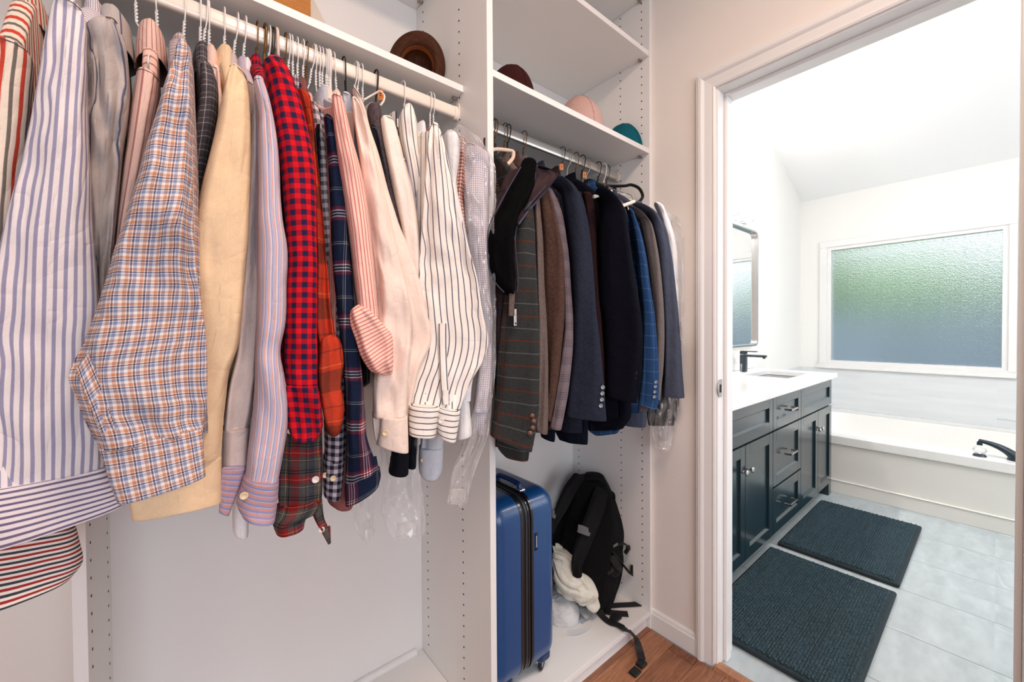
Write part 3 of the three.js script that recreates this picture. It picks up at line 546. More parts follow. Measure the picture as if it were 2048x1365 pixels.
garment('striped_shirt', 'lavender shirt with fine blue and orange stripes and an open cuff', 'shirt', { z: -0.765, mat: C.lavStripe, group: G1, hem: 1.05, thick: 0.014, x0: 0.106,
  rows: [[506, 168, 530, 172], [512, 200, 541, 208], [517, 236, 550, 250], [516, 270, 554, 275], [516, 320, 559, 320], [516, 380, 562, 380], [515, 440, 567, 440], [515, 500, 577, 500], [514, 570, 575, 570], [513, 640, 573, 640], [511, 700, 562, 700], [509, 750, 569, 750], [506, 810, 578, 800], [500, 860, 577, 850], [494, 910, 568, 905], [488, 955, 557, 960]],
  tube: { n: 70, fold: 0.004 }, 
  cuff: [{ mat: C.lavStripeCuff, rows: [[488, 948, 558, 958], [480, 975, 556, 990], [473, 1005, 553, 1018], [484, 1026, 550, 1036]], buttons: [[489, 978, 0.006, M.button]] },
    { z: -0.775, mat: C.lavStripeCuff, tube: { depth: 0.012, cap: 0.004 }, rows: [[443, 938, 491, 936], [441, 970, 480, 974], [439, 1000, 468, 1004], [438, 1024, 458, 1031]] }] });
garment('dress_shirt', 'white shirt whose cuff tip hangs below the lavender-striped cuff', 'shirt', { z: -0.85, mat: C.white, group: G1, hem: 1.05, thick: 0.012, x0: 0.112,
  rows: [[500, 200, 520, 215], [500, 350, 525, 350], [496, 550, 528, 550], [486, 750, 520, 750], [474, 900, 508, 900], [468, 1000, 500, 1000]],
  cuff: { rows: [[466, 1000, 500, 1000], [465, 1030, 498, 1030], [466, 1060, 497, 1066], [474, 1069, 494, 1070]] } });
garment('checked_shirt', 'bright red and navy gingham shirt with rolled sleeve end', 'shirt', { z: -0.775, mat: C.redGingham, group: G1, hem: 1.06, thick: 0.024, neckY: 1.742,
  rows: [[526, 140, 570, 138], [532, 160, 584, 160], [540, 182, 594, 188], [546, 215, 602, 215], [552, 260, 614, 260], [560, 320, 626, 320], [566, 380, 631, 380], [571, 450, 632, 450], [575, 520, 633, 520], [572, 590, 633, 590], [570, 660, 633, 660], [570, 720, 633, 720], [572, 776, 634, 776]],
  tube: { fold: 0.0045, dmin: 0.05 },
  cuff: { tube: { swap: false, fold: 0.006, round: 0.005, n: 30, dmin: 0.06 }, rows: [[571, 770, 636, 770], [572, 800, 641, 802], [575, 830, 644, 832], [579, 856, 645, 850], [588, 876, 636, 872]], buttons: [[581, 858, 0.005, M.button]] } });
garment('plaid_shirt', 'dark red, grey and navy tartan flannel shirt hanging lowest, cuff unbuttoned', 'shirt', { z: -0.83, mat: C.darkTartan, group: G1, hem: 1.06, thick: 0.012, x0: 0.142,
  rows: [[575, 260, 596, 262], [580, 400, 628, 400], [580, 600, 635, 600], [570, 780, 640, 780], [560, 880, 644, 880], [557, 950, 645, 945], [557, 990, 644, 985], [560, 1020, 640, 1008]], tube: { fold: 0.006, n: 60, dmin: 0.05 }, buttons: [[630, 951, 0.0065, M.buttonWhite]],
  cuff: [{ z: -0.822, tube: { swap: false, depth: 0.07, cap: 0.002, fold: 0.004 }, rows: [[553, 1014, 642, 1000], [550, 1024, 630, 1022], [546, 1040, 612, 1032], [552, 1062, 608, 1050]] },
    { z: -0.815, tube: { swap: false, depth: 0.016, cap: 0.002, fold: 0.002 }, rows: [[622, 1020, 644, 998], [630, 1040, 648, 1035], [642, 1062, 656, 1055], [655, 1086, 662, 1084]], buttons: [[643, 1056, 0.0055, M.buttonWhite]] }] });
garment('plaid_shirt', 'orange and brown flannel shirt with a bunched sleeve', 'shirt', { z: -0.8, mat: C.orangeFlannel, group: G1, hem: 1.06, thick: 0.014,
  rows: [[594, 190, 622, 204], [606, 230, 626, 232], [616, 280, 632, 280], [624, 350, 638, 350], [629, 420, 646, 420], [632, 500, 652, 500], [632, 560, 658, 560], [631, 620, 664, 620], [632, 664, 670, 660], [638, 700, 676, 700]],
  tube: { fold: 0.005, dmin: 0.05 }, cuff: { z: -0.79, tube: { swap: false, fold: 0.008, round: 0.02, n: 30, depth: 0.075 }, rows: [[640, 676, 668, 668], [634, 700, 682, 690], [633, 735, 686, 725], [636, 775, 682, 770], [643, 815, 688, 812], [650, 850, 684, 850]] } });
garment('checked_shirt', 'grey and white gingham shirt behind the navy tartan sleeve', 'shirt', { z: -0.83, mat: C.greyGingham, group: G1, hem: 1.06, thick: 0.012,
  rows: [[620, 215, 638, 222], [626, 250, 644, 252], [634, 300, 652, 300], [638, 360, 656, 360], [640, 420, 660, 420], [648, 500, 668, 500], [656, 560, 674, 560], [664, 620, 682, 620], [670, 680, 690, 680]], tube: { fold: 0.003 } });
garment('checked_shirt', 'black and lilac gingham shirt with two cuff buttons under the orange flannel', 'shirt', { z: -0.845, mat: C.blackGingham, group: G1, hem: 1.06, thick: 0.01, x0: 0.188,
  rows: [[634, 230, 650, 236], [640, 350, 660, 350], [648, 500, 676, 500], [650, 650, 690, 650], [648, 780, 692, 780], [648, 860, 692, 860], [648, 915, 690, 915]],
  cuff: { tube: { swap: false }, rows: [[646, 912, 690, 912], [646, 950, 687, 952], [647, 985, 682, 992]], buttons: [[651, 940, 0.0055, M.button], [666, 943, 0.0055, M.button]] } });
garment('plaid_shirt', 'navy and burgundy tartan shirt with bold triple white lines', 'shirt', { z: -0.79, mat: C.navyTartan, group: G1, hem: 1.06, thick: 0.012, x0: 0.205,
  rows: [[648, 240, 668, 250], [652, 275, 674, 275], [656, 330, 684, 330], [660, 400, 692, 400], [663, 480, 698, 480], [667, 550, 704, 550], [675, 620, 710, 620], [682, 690, 716, 690], [688, 760, 725, 760], [691, 820, 729, 820], [693, 875, 732, 870], [692, 925, 748, 915], [691, 970, 760, 940]], tube: { n: 60, fold: 0.003, skew: -0.1 },
  cuff: { tube: { swap: false, fold: 0.002 }, rows: [[690, 966, 760, 936], [690, 985, 762, 950], [691, 1009, 758, 968]] } });
garment('dress_shirt', 'plum shirt whose hem rounds out under the navy tartan', 'shirt', { z: -0.86, mat: C.plum, group: G1, hem: 1.06, thick: 0.01, x0: 0.214,
  rows: [[660, 230, 676, 236], [662, 400, 690, 400], [660, 650, 710, 650], [652, 880, 712, 880], [650, 960, 706, 960], [656, 998, 708, 992], [672, 1010, 706, 1008]], tube: { fold: 0.003, round: 0.004 } });
garment('striped_shirt', 'pink shirt with fine red stripes and a turned-up cuff', 'shirt', { z: -0.775, mat: C.finePink, group: G1, hem: 1.06, thick: 0.012, x0: 0.226, neckY: 1.7,
  rows: [[664, 200, 690, 212], [667, 240, 697, 242], [672, 290, 708, 290], [680, 350, 724, 350], [688, 410, 735, 410], [698, 480, 743, 480], [706, 550, 750, 550], [714, 620, 756, 620], [722, 665, 758, 665]], tube: { fold: 0.003 },
  cuff: { z: -0.762, tube: { fold: 0.008, round: 0.003, n: 30, depth: 0.06 }, rows: [[702, 622, 718, 610], [704, 648, 744, 628], [714, 678, 768, 652], [724, 710, 784, 672], [742, 738, 786, 712], [760, 748, 785, 746]] } });
garment('dress_shirt', 'light blue shirt, a narrow strip right of the fine pink stripes', 'shirt', { z: -0.85, mat: C.lightBlue, group: G1, hem: 1.08, thick: 0.01, x0: 0.258,
  rows: [[684, 196, 706, 206], [690, 240, 714, 240], [700, 320, 726, 320], [712, 420, 742, 420], [724, 540, 755, 540], [730, 700, 760, 700]] });
garment('dress_shirt', 'ivory dress shirt with pleated sleeve and single-button cuff', 'shirt', { z: -0.79, mat: C.ivory, group: G1, hem: 1.06, thick: 0.01, x0: 0.268,
  rows: [[704, 205, 724, 226], [710, 250, 736, 255], [718, 300, 748, 300], [728, 370, 766, 370], [738, 440, 782, 440], [748, 510, 797, 510], [754, 580, 814, 580], [758, 640, 823, 640], [758, 690, 824, 690], [752, 740, 819, 740], [748, 790, 816, 790], [748, 832, 815, 832]], tube: { n: 64, fold: 0.009 },
  cuff: [{ tube: { fold: 0.002 }, rows: [[760, 830, 815, 832], [757, 860, 816, 860], [753, 884, 817, 903]], buttons: [[771, 858, 0.006, M.button]] }, { z: -0.8, tube: { depth: 0.014 }, rows: [[744, 824, 764, 828], [746, 855, 764, 858], [752, 888, 762, 892]] }] });
garment('dress_shirt', 'ivory shirt with a pointed elbow behind the pleated ivory one', 'shirt', { z: -0.83, mat: C.ivory, group: G1, hem: 1.06, thick: 0.01, x0: 0.286,
  rows: [[706, 188, 734, 232], [716, 240, 742, 262], [728, 300, 758, 310], [742, 370, 776, 380], [758, 440, 796, 445], [775, 500, 818, 500], [790, 560, 838, 560], [806, 620, 852, 620], [810, 680, 864, 682], [806, 730, 842, 732], [800, 790, 826, 790], [796, 850, 816, 850]], tube: { fold: 0.003 } });
garment('knit_cardigan', 'dark heather grey knitted cardigan between the white shirts', 'cardigan', { z: -0.865, mat: C.darkHeather, group: G1, hem: 1.06, thick: 0.014, x0: 0.318,
  rows: [[734, 226, 762, 222], [740, 262, 768, 260], [750, 310, 776, 310], [764, 370, 788, 370], [778, 430, 802, 430], [792, 500, 816, 500], [800, 600, 824, 600]], seam: false, tube: { fold: 0.003 } });
garment('dress_shirt', 'off-white shirt right of the dark cardigan', 'shirt', { z: -0.85, mat: C.offWhite, group: G1, hem: 1.06, thick: 0.01, x0: 0.34, neckY: 1.705,
  rows: [[760, 248, 790, 252], [766, 290, 800, 290], [776, 340, 812, 340], [788, 400, 828, 400], [802, 460, 838, 460], [814, 540, 846, 540], [822, 640, 850, 640]], tube: { fold: 0.003 } });
garment('dress_shirt', 'grey lavender shirt left of the navy-striped white shirt', 'shirt', { z: -0.865, mat: C.lavGrey, group: G1, hem: 1.06, thick: 0.01, x0: 0.365,
  rows: [[794, 325, 814, 330], [802, 370, 826, 372], [812, 420, 838, 420], [820, 480, 846, 480], [828, 560, 852, 560], [834, 660, 856, 660]], tube: { fold: 0.003 } });
garment('striped_shirt', 'white shirt with navy stripes, its collar turned up', 'shirt', { z: -0.87, mat: C.navyStripe, group: G1, hem: 1.06, thick: 0.014, x0: 0.39, neckY: 1.7,
  rows: [[806, 226, 826, 220], [798, 250, 834, 246], [800, 280, 838, 278], [806, 310, 840, 310], [815, 350, 846, 350], [826, 400, 850, 400], [834, 460, 856, 460], [840, 540, 870, 540]], seam: false, collarOpt: { h: 0.03, rx: 0.016, rz: 0.045 }, tube: { fold: 0.004 } });
garment('striped_shirt', 'white shirt with navy pinstripes and a broad buttoned cuff', 'shirt', { z: -0.79, mat: C.navyStripe, group: G1, hem: 1.04, thick: 0.02, x0: 0.43, neckY: 1.715,
  rows: [[864, 256, 880, 262], [858, 285, 886, 286], [854, 330, 896, 330], [850, 380, 908, 380], [846, 440, 921, 440], [841, 500, 936, 500], [838, 560, 953, 560], [834, 620, 964, 620], [832, 675, 976, 680], [828, 720, 968, 722], [824, 765, 944, 765], [819, 812, 922, 818]],
  tube: { n: 64, fold: 0.007 }, plackets: [[[877, 648, 893, 648], [877, 700, 894, 700], [880, 760, 896, 760], [884, 808, 900, 810]]], collarOpt: { h: 0.035, rx: 0.016, rz: 0.05 },
  cuff: [{ mat: C.navyStripeCuff, tube: { fold: 0.0015 }, rows: [[818, 810, 880, 814], [817, 835, 878, 838], [818, 866, 872, 870]] }, { z: -0.775, mat: C.navyStripeCuff, tube: { fold: 0.0012 }, rows: [[872, 812, 920, 822], [870, 840, 917, 848], [876, 866, 912, 880]], buttons: [[883, 834, 0.0065, M.buttonWhite]] }] });
garment('dress_shirt', 'white shirt in dry-cleaning film next to the pinstriped shirt', 'shirt', { z: -0.85, mat: C.white, group: G1, hem: 1.06, thick: 0.014, x0: 0.5,
  rows: [[888, 276, 920, 284], [892, 320, 919, 322], [900, 370, 914, 372], [915, 450, 930, 450], [930, 560, 950, 560], [938, 680, 960, 680], [926, 760, 946, 760], [916, 800, 942, 800]], tube: { fold: 0.003 }, cuff: { rows: [[914, 796, 938, 796], [914, 830, 941, 830], [912, 874, 944, 866]] } });
garment('checked_shirt', 'rust brown houndstooth shirt, a narrow strip before the film-covered shirt', 'shirt', { z: -0.86, mat: C.houndstooth, group: G1, hem: 1.08, thick: 0.014, x0: 0.535,
  rows: [[918, 280, 932, 288], [914, 320, 934, 322], [910, 370, 930, 370], [910, 400, 926, 400], [918, 470, 934, 470]], tube: { fold: 0.002 } });
garment('checked_shirt', 'pale grey micro-check shirt under clear film beside the divider panel', 'shirt', { z: -0.85, mat: C.greyCheck, group: G1, hem: 1.06, thick: 0.02, x0: 0.585,
  rows: [[930, 296, 980, 320], [926, 350, 980, 355], [928, 420, 978, 420], [934, 480, 976, 480], [944, 550, 978, 550], [956, 620, 982, 620], [960, 700, 984, 700], [952, 770, 982, 770], [946, 820, 976, 820]], tube: { fold: 0.005 }, cuff: { tube: { swap: false }, rows: [[950, 815, 976, 815], [950, 840, 974, 840], [952, 866, 972, 868]] } });
garment('dress_shirt', 'pale blue shirt with a round-cornered cuff below the pinstriped one', 'shirt', { z: -0.87, mat: C.paleBlue, group: G1, hem: 1.06, thick: 0.01, x0: 0.47,
  rows: [[868, 290, 884, 296], [866, 450, 894, 450], [858, 650, 900, 650], [848, 780, 892, 780], [842, 860, 888, 860], [840, 895, 886, 895]],
  cuff: { tube: { round: 0.006 }, rows: [[838, 893, 887, 893], [837, 915, 886, 915], [838, 940, 884, 940], [846, 951, 876, 952]], buttons: [[846, 912, 0.005, M.button]] } });
garment('knit_sweater', 'black knitted sweater whose ribbed cuffs peek out below the ivory cuff', 'sweater', { z: -0.855, mat: C.knitBlack, group: G1, hem: 1.06, thick: 0.01, x0: 0.305,
  rows: [[740, 260, 756, 266], [750, 400, 780, 400], [770, 600, 810, 600], [782, 780, 818, 780], [788, 870, 822, 870], [785, 900, 818, 900]],
  cuff: [{ tube: { swap: false }, rows: [[784, 895, 819, 895], [781, 920, 818, 922], [777, 940, 817, 944]] }, { z: -0.865, tube: { swap: false }, rows: [[814, 862, 836, 862], [814, 900, 834, 900], [816, 934, 832, 934]] }] });
// ---------------------------------------------------------------- jackets on the metal rod
const JT = { girth: [0.17, 0.14], dmin: 0.045, dmax: 0.08, fold: 0.0035, hemFlat: true, ridge: 0.2, crease: 0.35 };
const jacket = (name, label, o) => garment(name, label, 'jacket', { group: G2, hem: 0.9, thick: 0.026, neckY: 1.735, seam: false, bodyOpt: { wave: 0.005, tail: 0.01 }, ...o, tube: { ...JT, ...o.tube } });
const btn4 = (pts, r, mt, t, dm) => pts.map(([x, y]) => [x, y, r, mt, t, dm]);
jacket('tweed_jacket', 'grey herringbone tweed jacket with orange windowpane lines and four brown buttons', { z: -0.79, mat: C.tweed, yt: 1.6, x0: 0.735, hem: 0.875,
  rows: [[1044, 430, 1066, 408], [1032, 446, 1069, 440], [1024, 470, 1071, 470], [1016, 510, 1072, 510], [1010, 580, 1076, 580], [1003, 640, 1079, 645], [997, 700, 1080, 705], [993, 760, 1079, 770], [988, 815, 1077, 830], [980, 868, 1064, 903]],
  tube: { dmin: 0.06 }, buttons: btn4([[1063, 828], [1066, 839], [1064, 852], [1059, 862]], 0.0075, M.buttonBrown, 0.006, 1) });
jacket('tweed_blazer', 'black tweed blazer showing only its hem under the herringbone sleeve', { z: -0.835, mat: C.tweed, x0: 0.705, hem: 0.865, collar: false,
  rows: [[1000, 420, 1030, 430], [1000, 600, 1050, 600], [996, 780, 1058, 780], [993, 860, 1060, 870], [994, 890, 1058, 905], [1010, 912, 1056, 920]], tube: { depth: 0.05 } });
jacket('wool_jacket', 'narrow grey brown wool jacket right of the herringbone tweed', { z: -0.795, mat: C.greyBrown, x0: 0.785, hem: 0.9,
  rows: [[1060, 388, 1078, 394], [1062, 440, 1082, 442], [1066, 500, 1086, 500], [1070, 580, 1089, 580], [1074, 660, 1094, 660], [1074, 740, 1096, 740], [1072, 810, 1096, 812], [1070, 855, 1095, 866]] });
jacket('wool_jacket', 'chocolate brown wool jacket between two greyer jackets', { z: -0.8, mat: C.brown, x0: 0.825, hem: 0.9,
  rows: [[1072, 380, 1100, 388], [1078, 430, 1112, 432], [1084, 490, 1124, 492], [1086, 550, 1130, 552], [1090, 620, 1130, 622], [1092, 690, 1124, 692], [1092, 760, 1116, 762], [1090, 830, 1102, 842]] });
jacket('wool_jacket', 'lilac grey glen plaid jacket with narrow sleeve', { z: -0.805, mat: C.glen, x0: 0.86, hem: 0.9,
  rows: [[1090, 384, 1108, 388], [1100, 420, 1122, 422], [1112, 460, 1131, 462], [1122, 520, 1139, 522], [1128, 590, 1144, 592], [1128, 650, 1147, 652], [1122, 705, 1145, 707], [1112, 770, 1138, 772], [1105, 815, 1130, 820], [1098, 850, 1123, 857]] });
jacket('suit_jacket', 'slate navy suit jacket with four pale buttons at the cuff', { z: -0.785, mat: C.navyShark, x0: 0.935, hem: 0.875,
  rows: [[1100, 368, 1118, 353], [1112, 376, 1144, 368], [1122, 388, 1162, 392], [1126, 410, 1170, 414], [1132, 450, 1178, 452], [1138, 500, 1184, 502], [1142, 560, 1189, 562], [1145, 620, 1193, 622], [1145, 680, 1200, 684], [1141, 740, 1206, 746], [1137, 790, 1210, 800], [1132, 832, 1213, 842]],
  buttons: btn4([[1205, 774], [1204, 786], [1203, 798], [1201, 810]], 0.0062, M.buttonSilver) });
jacket('suit_jacket', 'dark maroon suit jacket, a narrow strip left of the black one', { z: -0.835, mat: C.maroon, x0: 1.005, hem: 0.88, 
  rows: [[1166, 392, 1186, 396], [1172, 440, 1192, 442], [1180, 510, 1196, 510], [1186, 600, 1202, 600], [1190, 700, 1208, 700], [1194, 780, 1214, 780]] });
jacket('suit_jacket', 'nearly black navy suit jacket with dark cuff buttons', { z: -0.765, mat: C.blackNavy, x0: 1.09, hem: 0.9, thick: 0.034,
  rows: [[1190, 392, 1210, 376], [1194, 402, 1234, 396], [1198, 414, 1250, 420], [1198, 440, 1256, 448], [1196, 490, 1262, 494], [1197, 550, 1270, 552], [1199, 610, 1280, 612], [1205, 660, 1285, 662], [1209, 710, 1284, 714], [1211, 760, 1280, 768], [1212, 792, 1273, 806]],
  buttons: btn4([[1269, 745], [1267, 755], [1265, 764], [1263, 772]], 0.0062, M.buttonDark) });
jacket('suit_jacket', 'bright blue windowpane suit jacket with four cuff buttons', { z: -0.765, mat: C.bluePane, x0: 1.2, hem: 0.9,
  rows: [[1252, 420, 1270, 432], [1262, 460, 1282, 464], [1270, 510, 1293, 512], [1276, 570, 1301, 572], [1282, 630, 1310, 632], [1283, 690, 1315, 692], [1280, 750, 1318, 755], [1276, 790, 1317, 800], [1274, 806, 1314, 818]],
  buttons: btn4([[1311, 762], [1310, 771], [1309, 781], [1308, 791]], 0.0055, M.buttonSilver) });
jacket('suit_jacket', 'warm grey suit jacket between the blue windowpane and blue grey ones', { z: -0.765, mat: C.greyBrown2, x0: 1.26, hem: 0.9,
  rows: [[1250, 416, 1266, 414], [1262, 424, 1286, 428], [1272, 436, 1297, 440], [1280, 448, 1306, 455], [1290, 495, 1315, 498], [1298, 550, 1322, 552], [1304, 610, 1327, 612], [1308, 670, 1329, 672], [1310, 730, 1327, 734], [1308, 790, 1320, 800]] });
jacket('suit_jacket', 'blue grey suit jacket last before the film-covered shirt', { z: -0.755, mat: C.blueGrey, x0: 1.33, hem: 0.92,
  rows: [[1266, 414, 1286, 410], [1282, 424, 1308, 422], [1294, 432, 1321, 438], [1302, 450, 1332, 460], [1314, 500, 1342, 506], [1320, 560, 1350, 564], [1325, 620, 1356, 624], [1327, 680, 1361, 684], [1327, 740, 1365, 744], [1324, 793, 1369, 795]] });
garment('dress_shirt', 'white shirt in crinkled clear film at the door end of the metal rod', 'shirt', { z: -0.752, mat: C.white, x0: 1.395, hem: 1.0, thick: 0.02, seam: false, group: 'shirts on the metal rod',
  rows: [[1308, 410, 1330, 420], [1320, 440, 1342, 448], [1330, 480, 1352, 486], [1338, 540, 1358, 542], [1342, 600, 1358, 602], [1344, 680, 1358, 682]], tube: { fold: 0.006 } });
// hems of coats that show below the sleeves
function coatHem(name, label, mat, z, rows, x0) {
  const t = clothTube(rows, { z, seed: ++gk, depth: 0.05, fold: 0.003, n: 30, noTop: false });
  const g = thing(name, label, 'jacket', [x0, 0.88, RODZ], G2); wpart(g, 'front_panel', t.geo, mat);
  wpart(g, 'body', bodyGeo({ x0, zt: z - 0.02, yt: 1.62, neckY: 1.735, hem: 0.92, thick: 0.014, k: gk }), mat); return g;
}
coatHem('suit_jacket', 'dark navy jacket with a broad hem below the slate navy sleeve', C.navyDark, -0.87, [[1105, 560, 1160, 560], [1104, 700, 1172, 700], [1104, 800, 1176, 800], [1106, 850, 1176, 862], [1118, 878, 1175, 888]], 0.89);
coatHem('suit_jacket', 'dark blue jacket whose hem shows left of the navy hem', C.navyDark, -0.885, [[1078, 560, 1100, 560], [1078, 700, 1112, 700], [1078, 800, 1112, 805], [1079, 850, 1111, 858], [1082, 872, 1110, 882]], 0.815);
coatHem('suit_jacket', 'black jacket whose wide hem drops below the black navy cuff', C.blackNavy, -0.845, [[1200, 560, 1250, 560], [1196, 700, 1258, 700], [1186, 800, 1262, 800], [1178, 838, 1262, 832], [1178, 860, 1246, 856]], 1.04);
coatHem('suit_jacket', 'faint blue checked jacket hem under the black hem', C.bluePane, -0.87, [[1180, 600, 1240, 600], [1176, 760, 1246, 760], [1174, 830, 1249, 830], [1176, 858, 1246, 850], [1190, 870, 1236, 864]], 1.02);
coatHem('suit_jacket', 'grey jacket hem below the blue windowpane sleeve', C.blueGrey, -0.84, [[1256, 600, 1290, 600], [1254, 740, 1294, 740], [1250, 800, 1295, 806], [1249, 850, 1292, 854]], 1.17);

// zip vest whose open collar leans out over the divider
{
  const g = thing('zip_vest', 'dark brown zip vest with a tall open collar and black fleece lining', 'vest', [0.7, 0.9, RODZ], G2);
  const Zv = -0.79; const add = (n, rows, o, mt, lb) => { const t = clothTube(rows, { z: Zv, seed: ++gk, fold: 0.004, n: 40, ...o }); return [wpart(g, n, t.geo, mt, lb), t]; };
  add('body', [[1010, 352, 1072, 342], [1000, 380, 1076, 372], [992, 405, 1074, 405], [984, 440, 1046, 440], [978, 480, 1034, 480], [979, 540, 1034, 540], [986, 600, 1036, 600], [990, 680, 1028, 680], [992, 780, 1020, 780], [990, 860, 1020, 860]], { z: -0.835, depth: 0.05 }, C.shellBrown);
  add('lining', [[1042, 330, 1074, 330], [1030, 352, 1072, 352], [1018, 376, 1068, 376], [1006, 400, 1058, 400], [994, 424, 1046, 424], [984, 446, 1036, 446], [977, 476, 1028, 480], [977, 510, 1028, 520], [982, 545, 1030, 555], [992, 568, 1030, 580], [1004, 584, 1030, 590]], { z: -0.79, depth: 0.035, round: 0.005, cap: 0.018 }, C.fleece, 'black fleece lining');
  const [flap] = add('collar', [[1070, 338, 1080, 332], [1066, 352, 1100, 338], [1060, 370, 1115, 349], [1054, 390, 1098, 372], [1047, 408, 1078, 396], [1040, 428, 1058, 420], [1033, 450, 1038, 446]], { z: -0.768, depth: 0.014, cap: 0.004, round: 0.004 }, C.shellBrown, 'brown turned-out collar flap');
  const pl = (pts, r, z, mt, nm, par = g) => wpart(par, nm, tubeAlong(pts.map(([x, y]) => onZ(x, y, z)), r, 40, 7), mt);
  pl([[1114, 351], [1097, 374], [1077, 398], [1057, 422], [1037, 449]], 0.0026, -0.758, C.piping, 'piping', flap); pl([[1107, 352], [1090, 374], [1070, 397], [1050, 420]], 0.0016, -0.757, C.piping, 'piping', flap);
  pl([[1078, 334], [1092, 337], [1106, 343], [1114, 350]], 0.003, -0.758, C.fleece, 'piping', flap);
  pl([[1074, 330], [1068, 360], [1060, 388], [1046, 420], [1034, 448], [1028, 480]], 0.0022, -0.77, C.piping, 'piping'); pl([[1042, 334], [1024, 364], [1006, 396], [990, 426], [977, 458], [975, 500], [980, 545], [994, 570], [1008, 585]], 0.0014, -0.768, C.piping, 'piping');
  pl([[1029, 452], [1028, 490], [1031, 530], [1034, 560], [1035, 584]], 0.0042, -0.772, C.shellBrown, 'placket'); pl([[1032, 450], [1031, 490], [1034, 530], [1036, 565], [1034, 586]], 0.0014, -0.767, C.piping, 'piping');
  const tape = clothTube([[1018, 584, 1030, 584], [1018, 605, 1029, 605], [1017, 632, 1027, 632]], { z: -0.772, depth: 0.006, n: 8, fold: 0.0005, seed: 3 }); wpart(g, 'zip_tape', tape.geo, C.greyBrown);
  const zp = onZ(1030, 628, -0.765); const pull = wpart(g, 'zip_pull', plain([box(zp.x - 0.003, zp.x + 0.003, zp.y - 0.004, zp.y + 0.012, zp.z - 0.003, zp.z + 0.003, 0.001), box(zp.x - 0.0042, zp.x + 0.0042, zp.y - 0.03, zp.y - 0.004, zp.z - 0.001, zp.z + 0.002, 0.001)]), M.nickel, 'metal zip pull');
  wpart(pull, 'pull_hole', new THREE.CylinderGeometry(0.0022, 0.0022, 0.004, 10).rotateX(Math.PI / 2).translate(zp.x, zp.y - 0.024, zp.z + 0.001), M.hole);
}

// ---------------------------------------------------------------- dry-cleaning film
function film(label, z, rows, o = {}) {
  const t = clothTube(rows, { z, seed: ++gk, depth: 0.045, fold: 0.014, ridge: 2.2, crease: 2.2, slant: 9, n: 60, m: 56, noTop: true, ...o });
  const p = t.rings[t.rings.length - 1].C; const g = thing('garment_bag', label, 'plastic bag', [p.x, p.y, p.z], 'clear dry-cleaning films');
  wpart(g, 'film', t.geo, M.film); return g;
}
film('crinkled clear film over the grey micro-check shirt beside the divider', -0.825, [[906, 262, 930, 258], [912, 280, 962, 282], [920, 320, 990, 325], [926, 380, 992, 384], [932, 450, 988, 450], [940, 530, 990, 530], [952, 620, 992, 620], [956, 720, 992, 720], [948, 800, 984, 800], [930, 870, 976, 870], [906, 930, 954, 930], [896, 975, 940, 975], [893, 1004, 934, 1004]]);
film('small clear film bag hanging below the navy tartan shirt', -0.9, [[712, 900, 742, 900], [704, 960, 744, 960], [700, 1010, 748, 1010], [712, 1045, 750, 1050], [727, 1072, 748, 1062]]);
film('large clear film bag hanging below the black ribbed cuffs', -0.88, [[764, 850, 832, 850], [764, 900, 834, 900], [766, 960, 838, 960], [768, 1010, 846, 1010], [774, 1045, 848, 1050], [792, 1076, 836, 1068]]);
film('crinkled clear film over the white shirt at the door end', -0.742, [[1322, 418, 1350, 432], [1330, 446, 1366, 450], [1340, 500, 1368, 504], [1348, 570, 1366, 574], [1352, 630, 1366, 630], [1358, 690, 1366, 692]]);
film('clear film tail around the black trousers below the blue grey jacket', -0.795, [[1304, 770, 1352, 770], [1300, 800, 1358, 802], [1298, 835, 1358, 836], [1306, 870, 1346, 872], [1312, 896, 1340, 900]]);
{
  const t = clothTube([[1296, 720, 1352, 720], [1296, 790, 1358, 794], [1295, 830, 1354, 832], [1298, 850, 1350, 850]], { z: -0.81, seed: ++gk, depth: 0.04, fold: 0.006, ridge: 1.5 });
  const g = thing('folded_trousers', 'black trousers folded inside the clear film below the blue grey jacket', 'trousers', [1.3, 0.95, -0.81]); wpart(g, 'leg', t.geo, C.knitBlack);
}

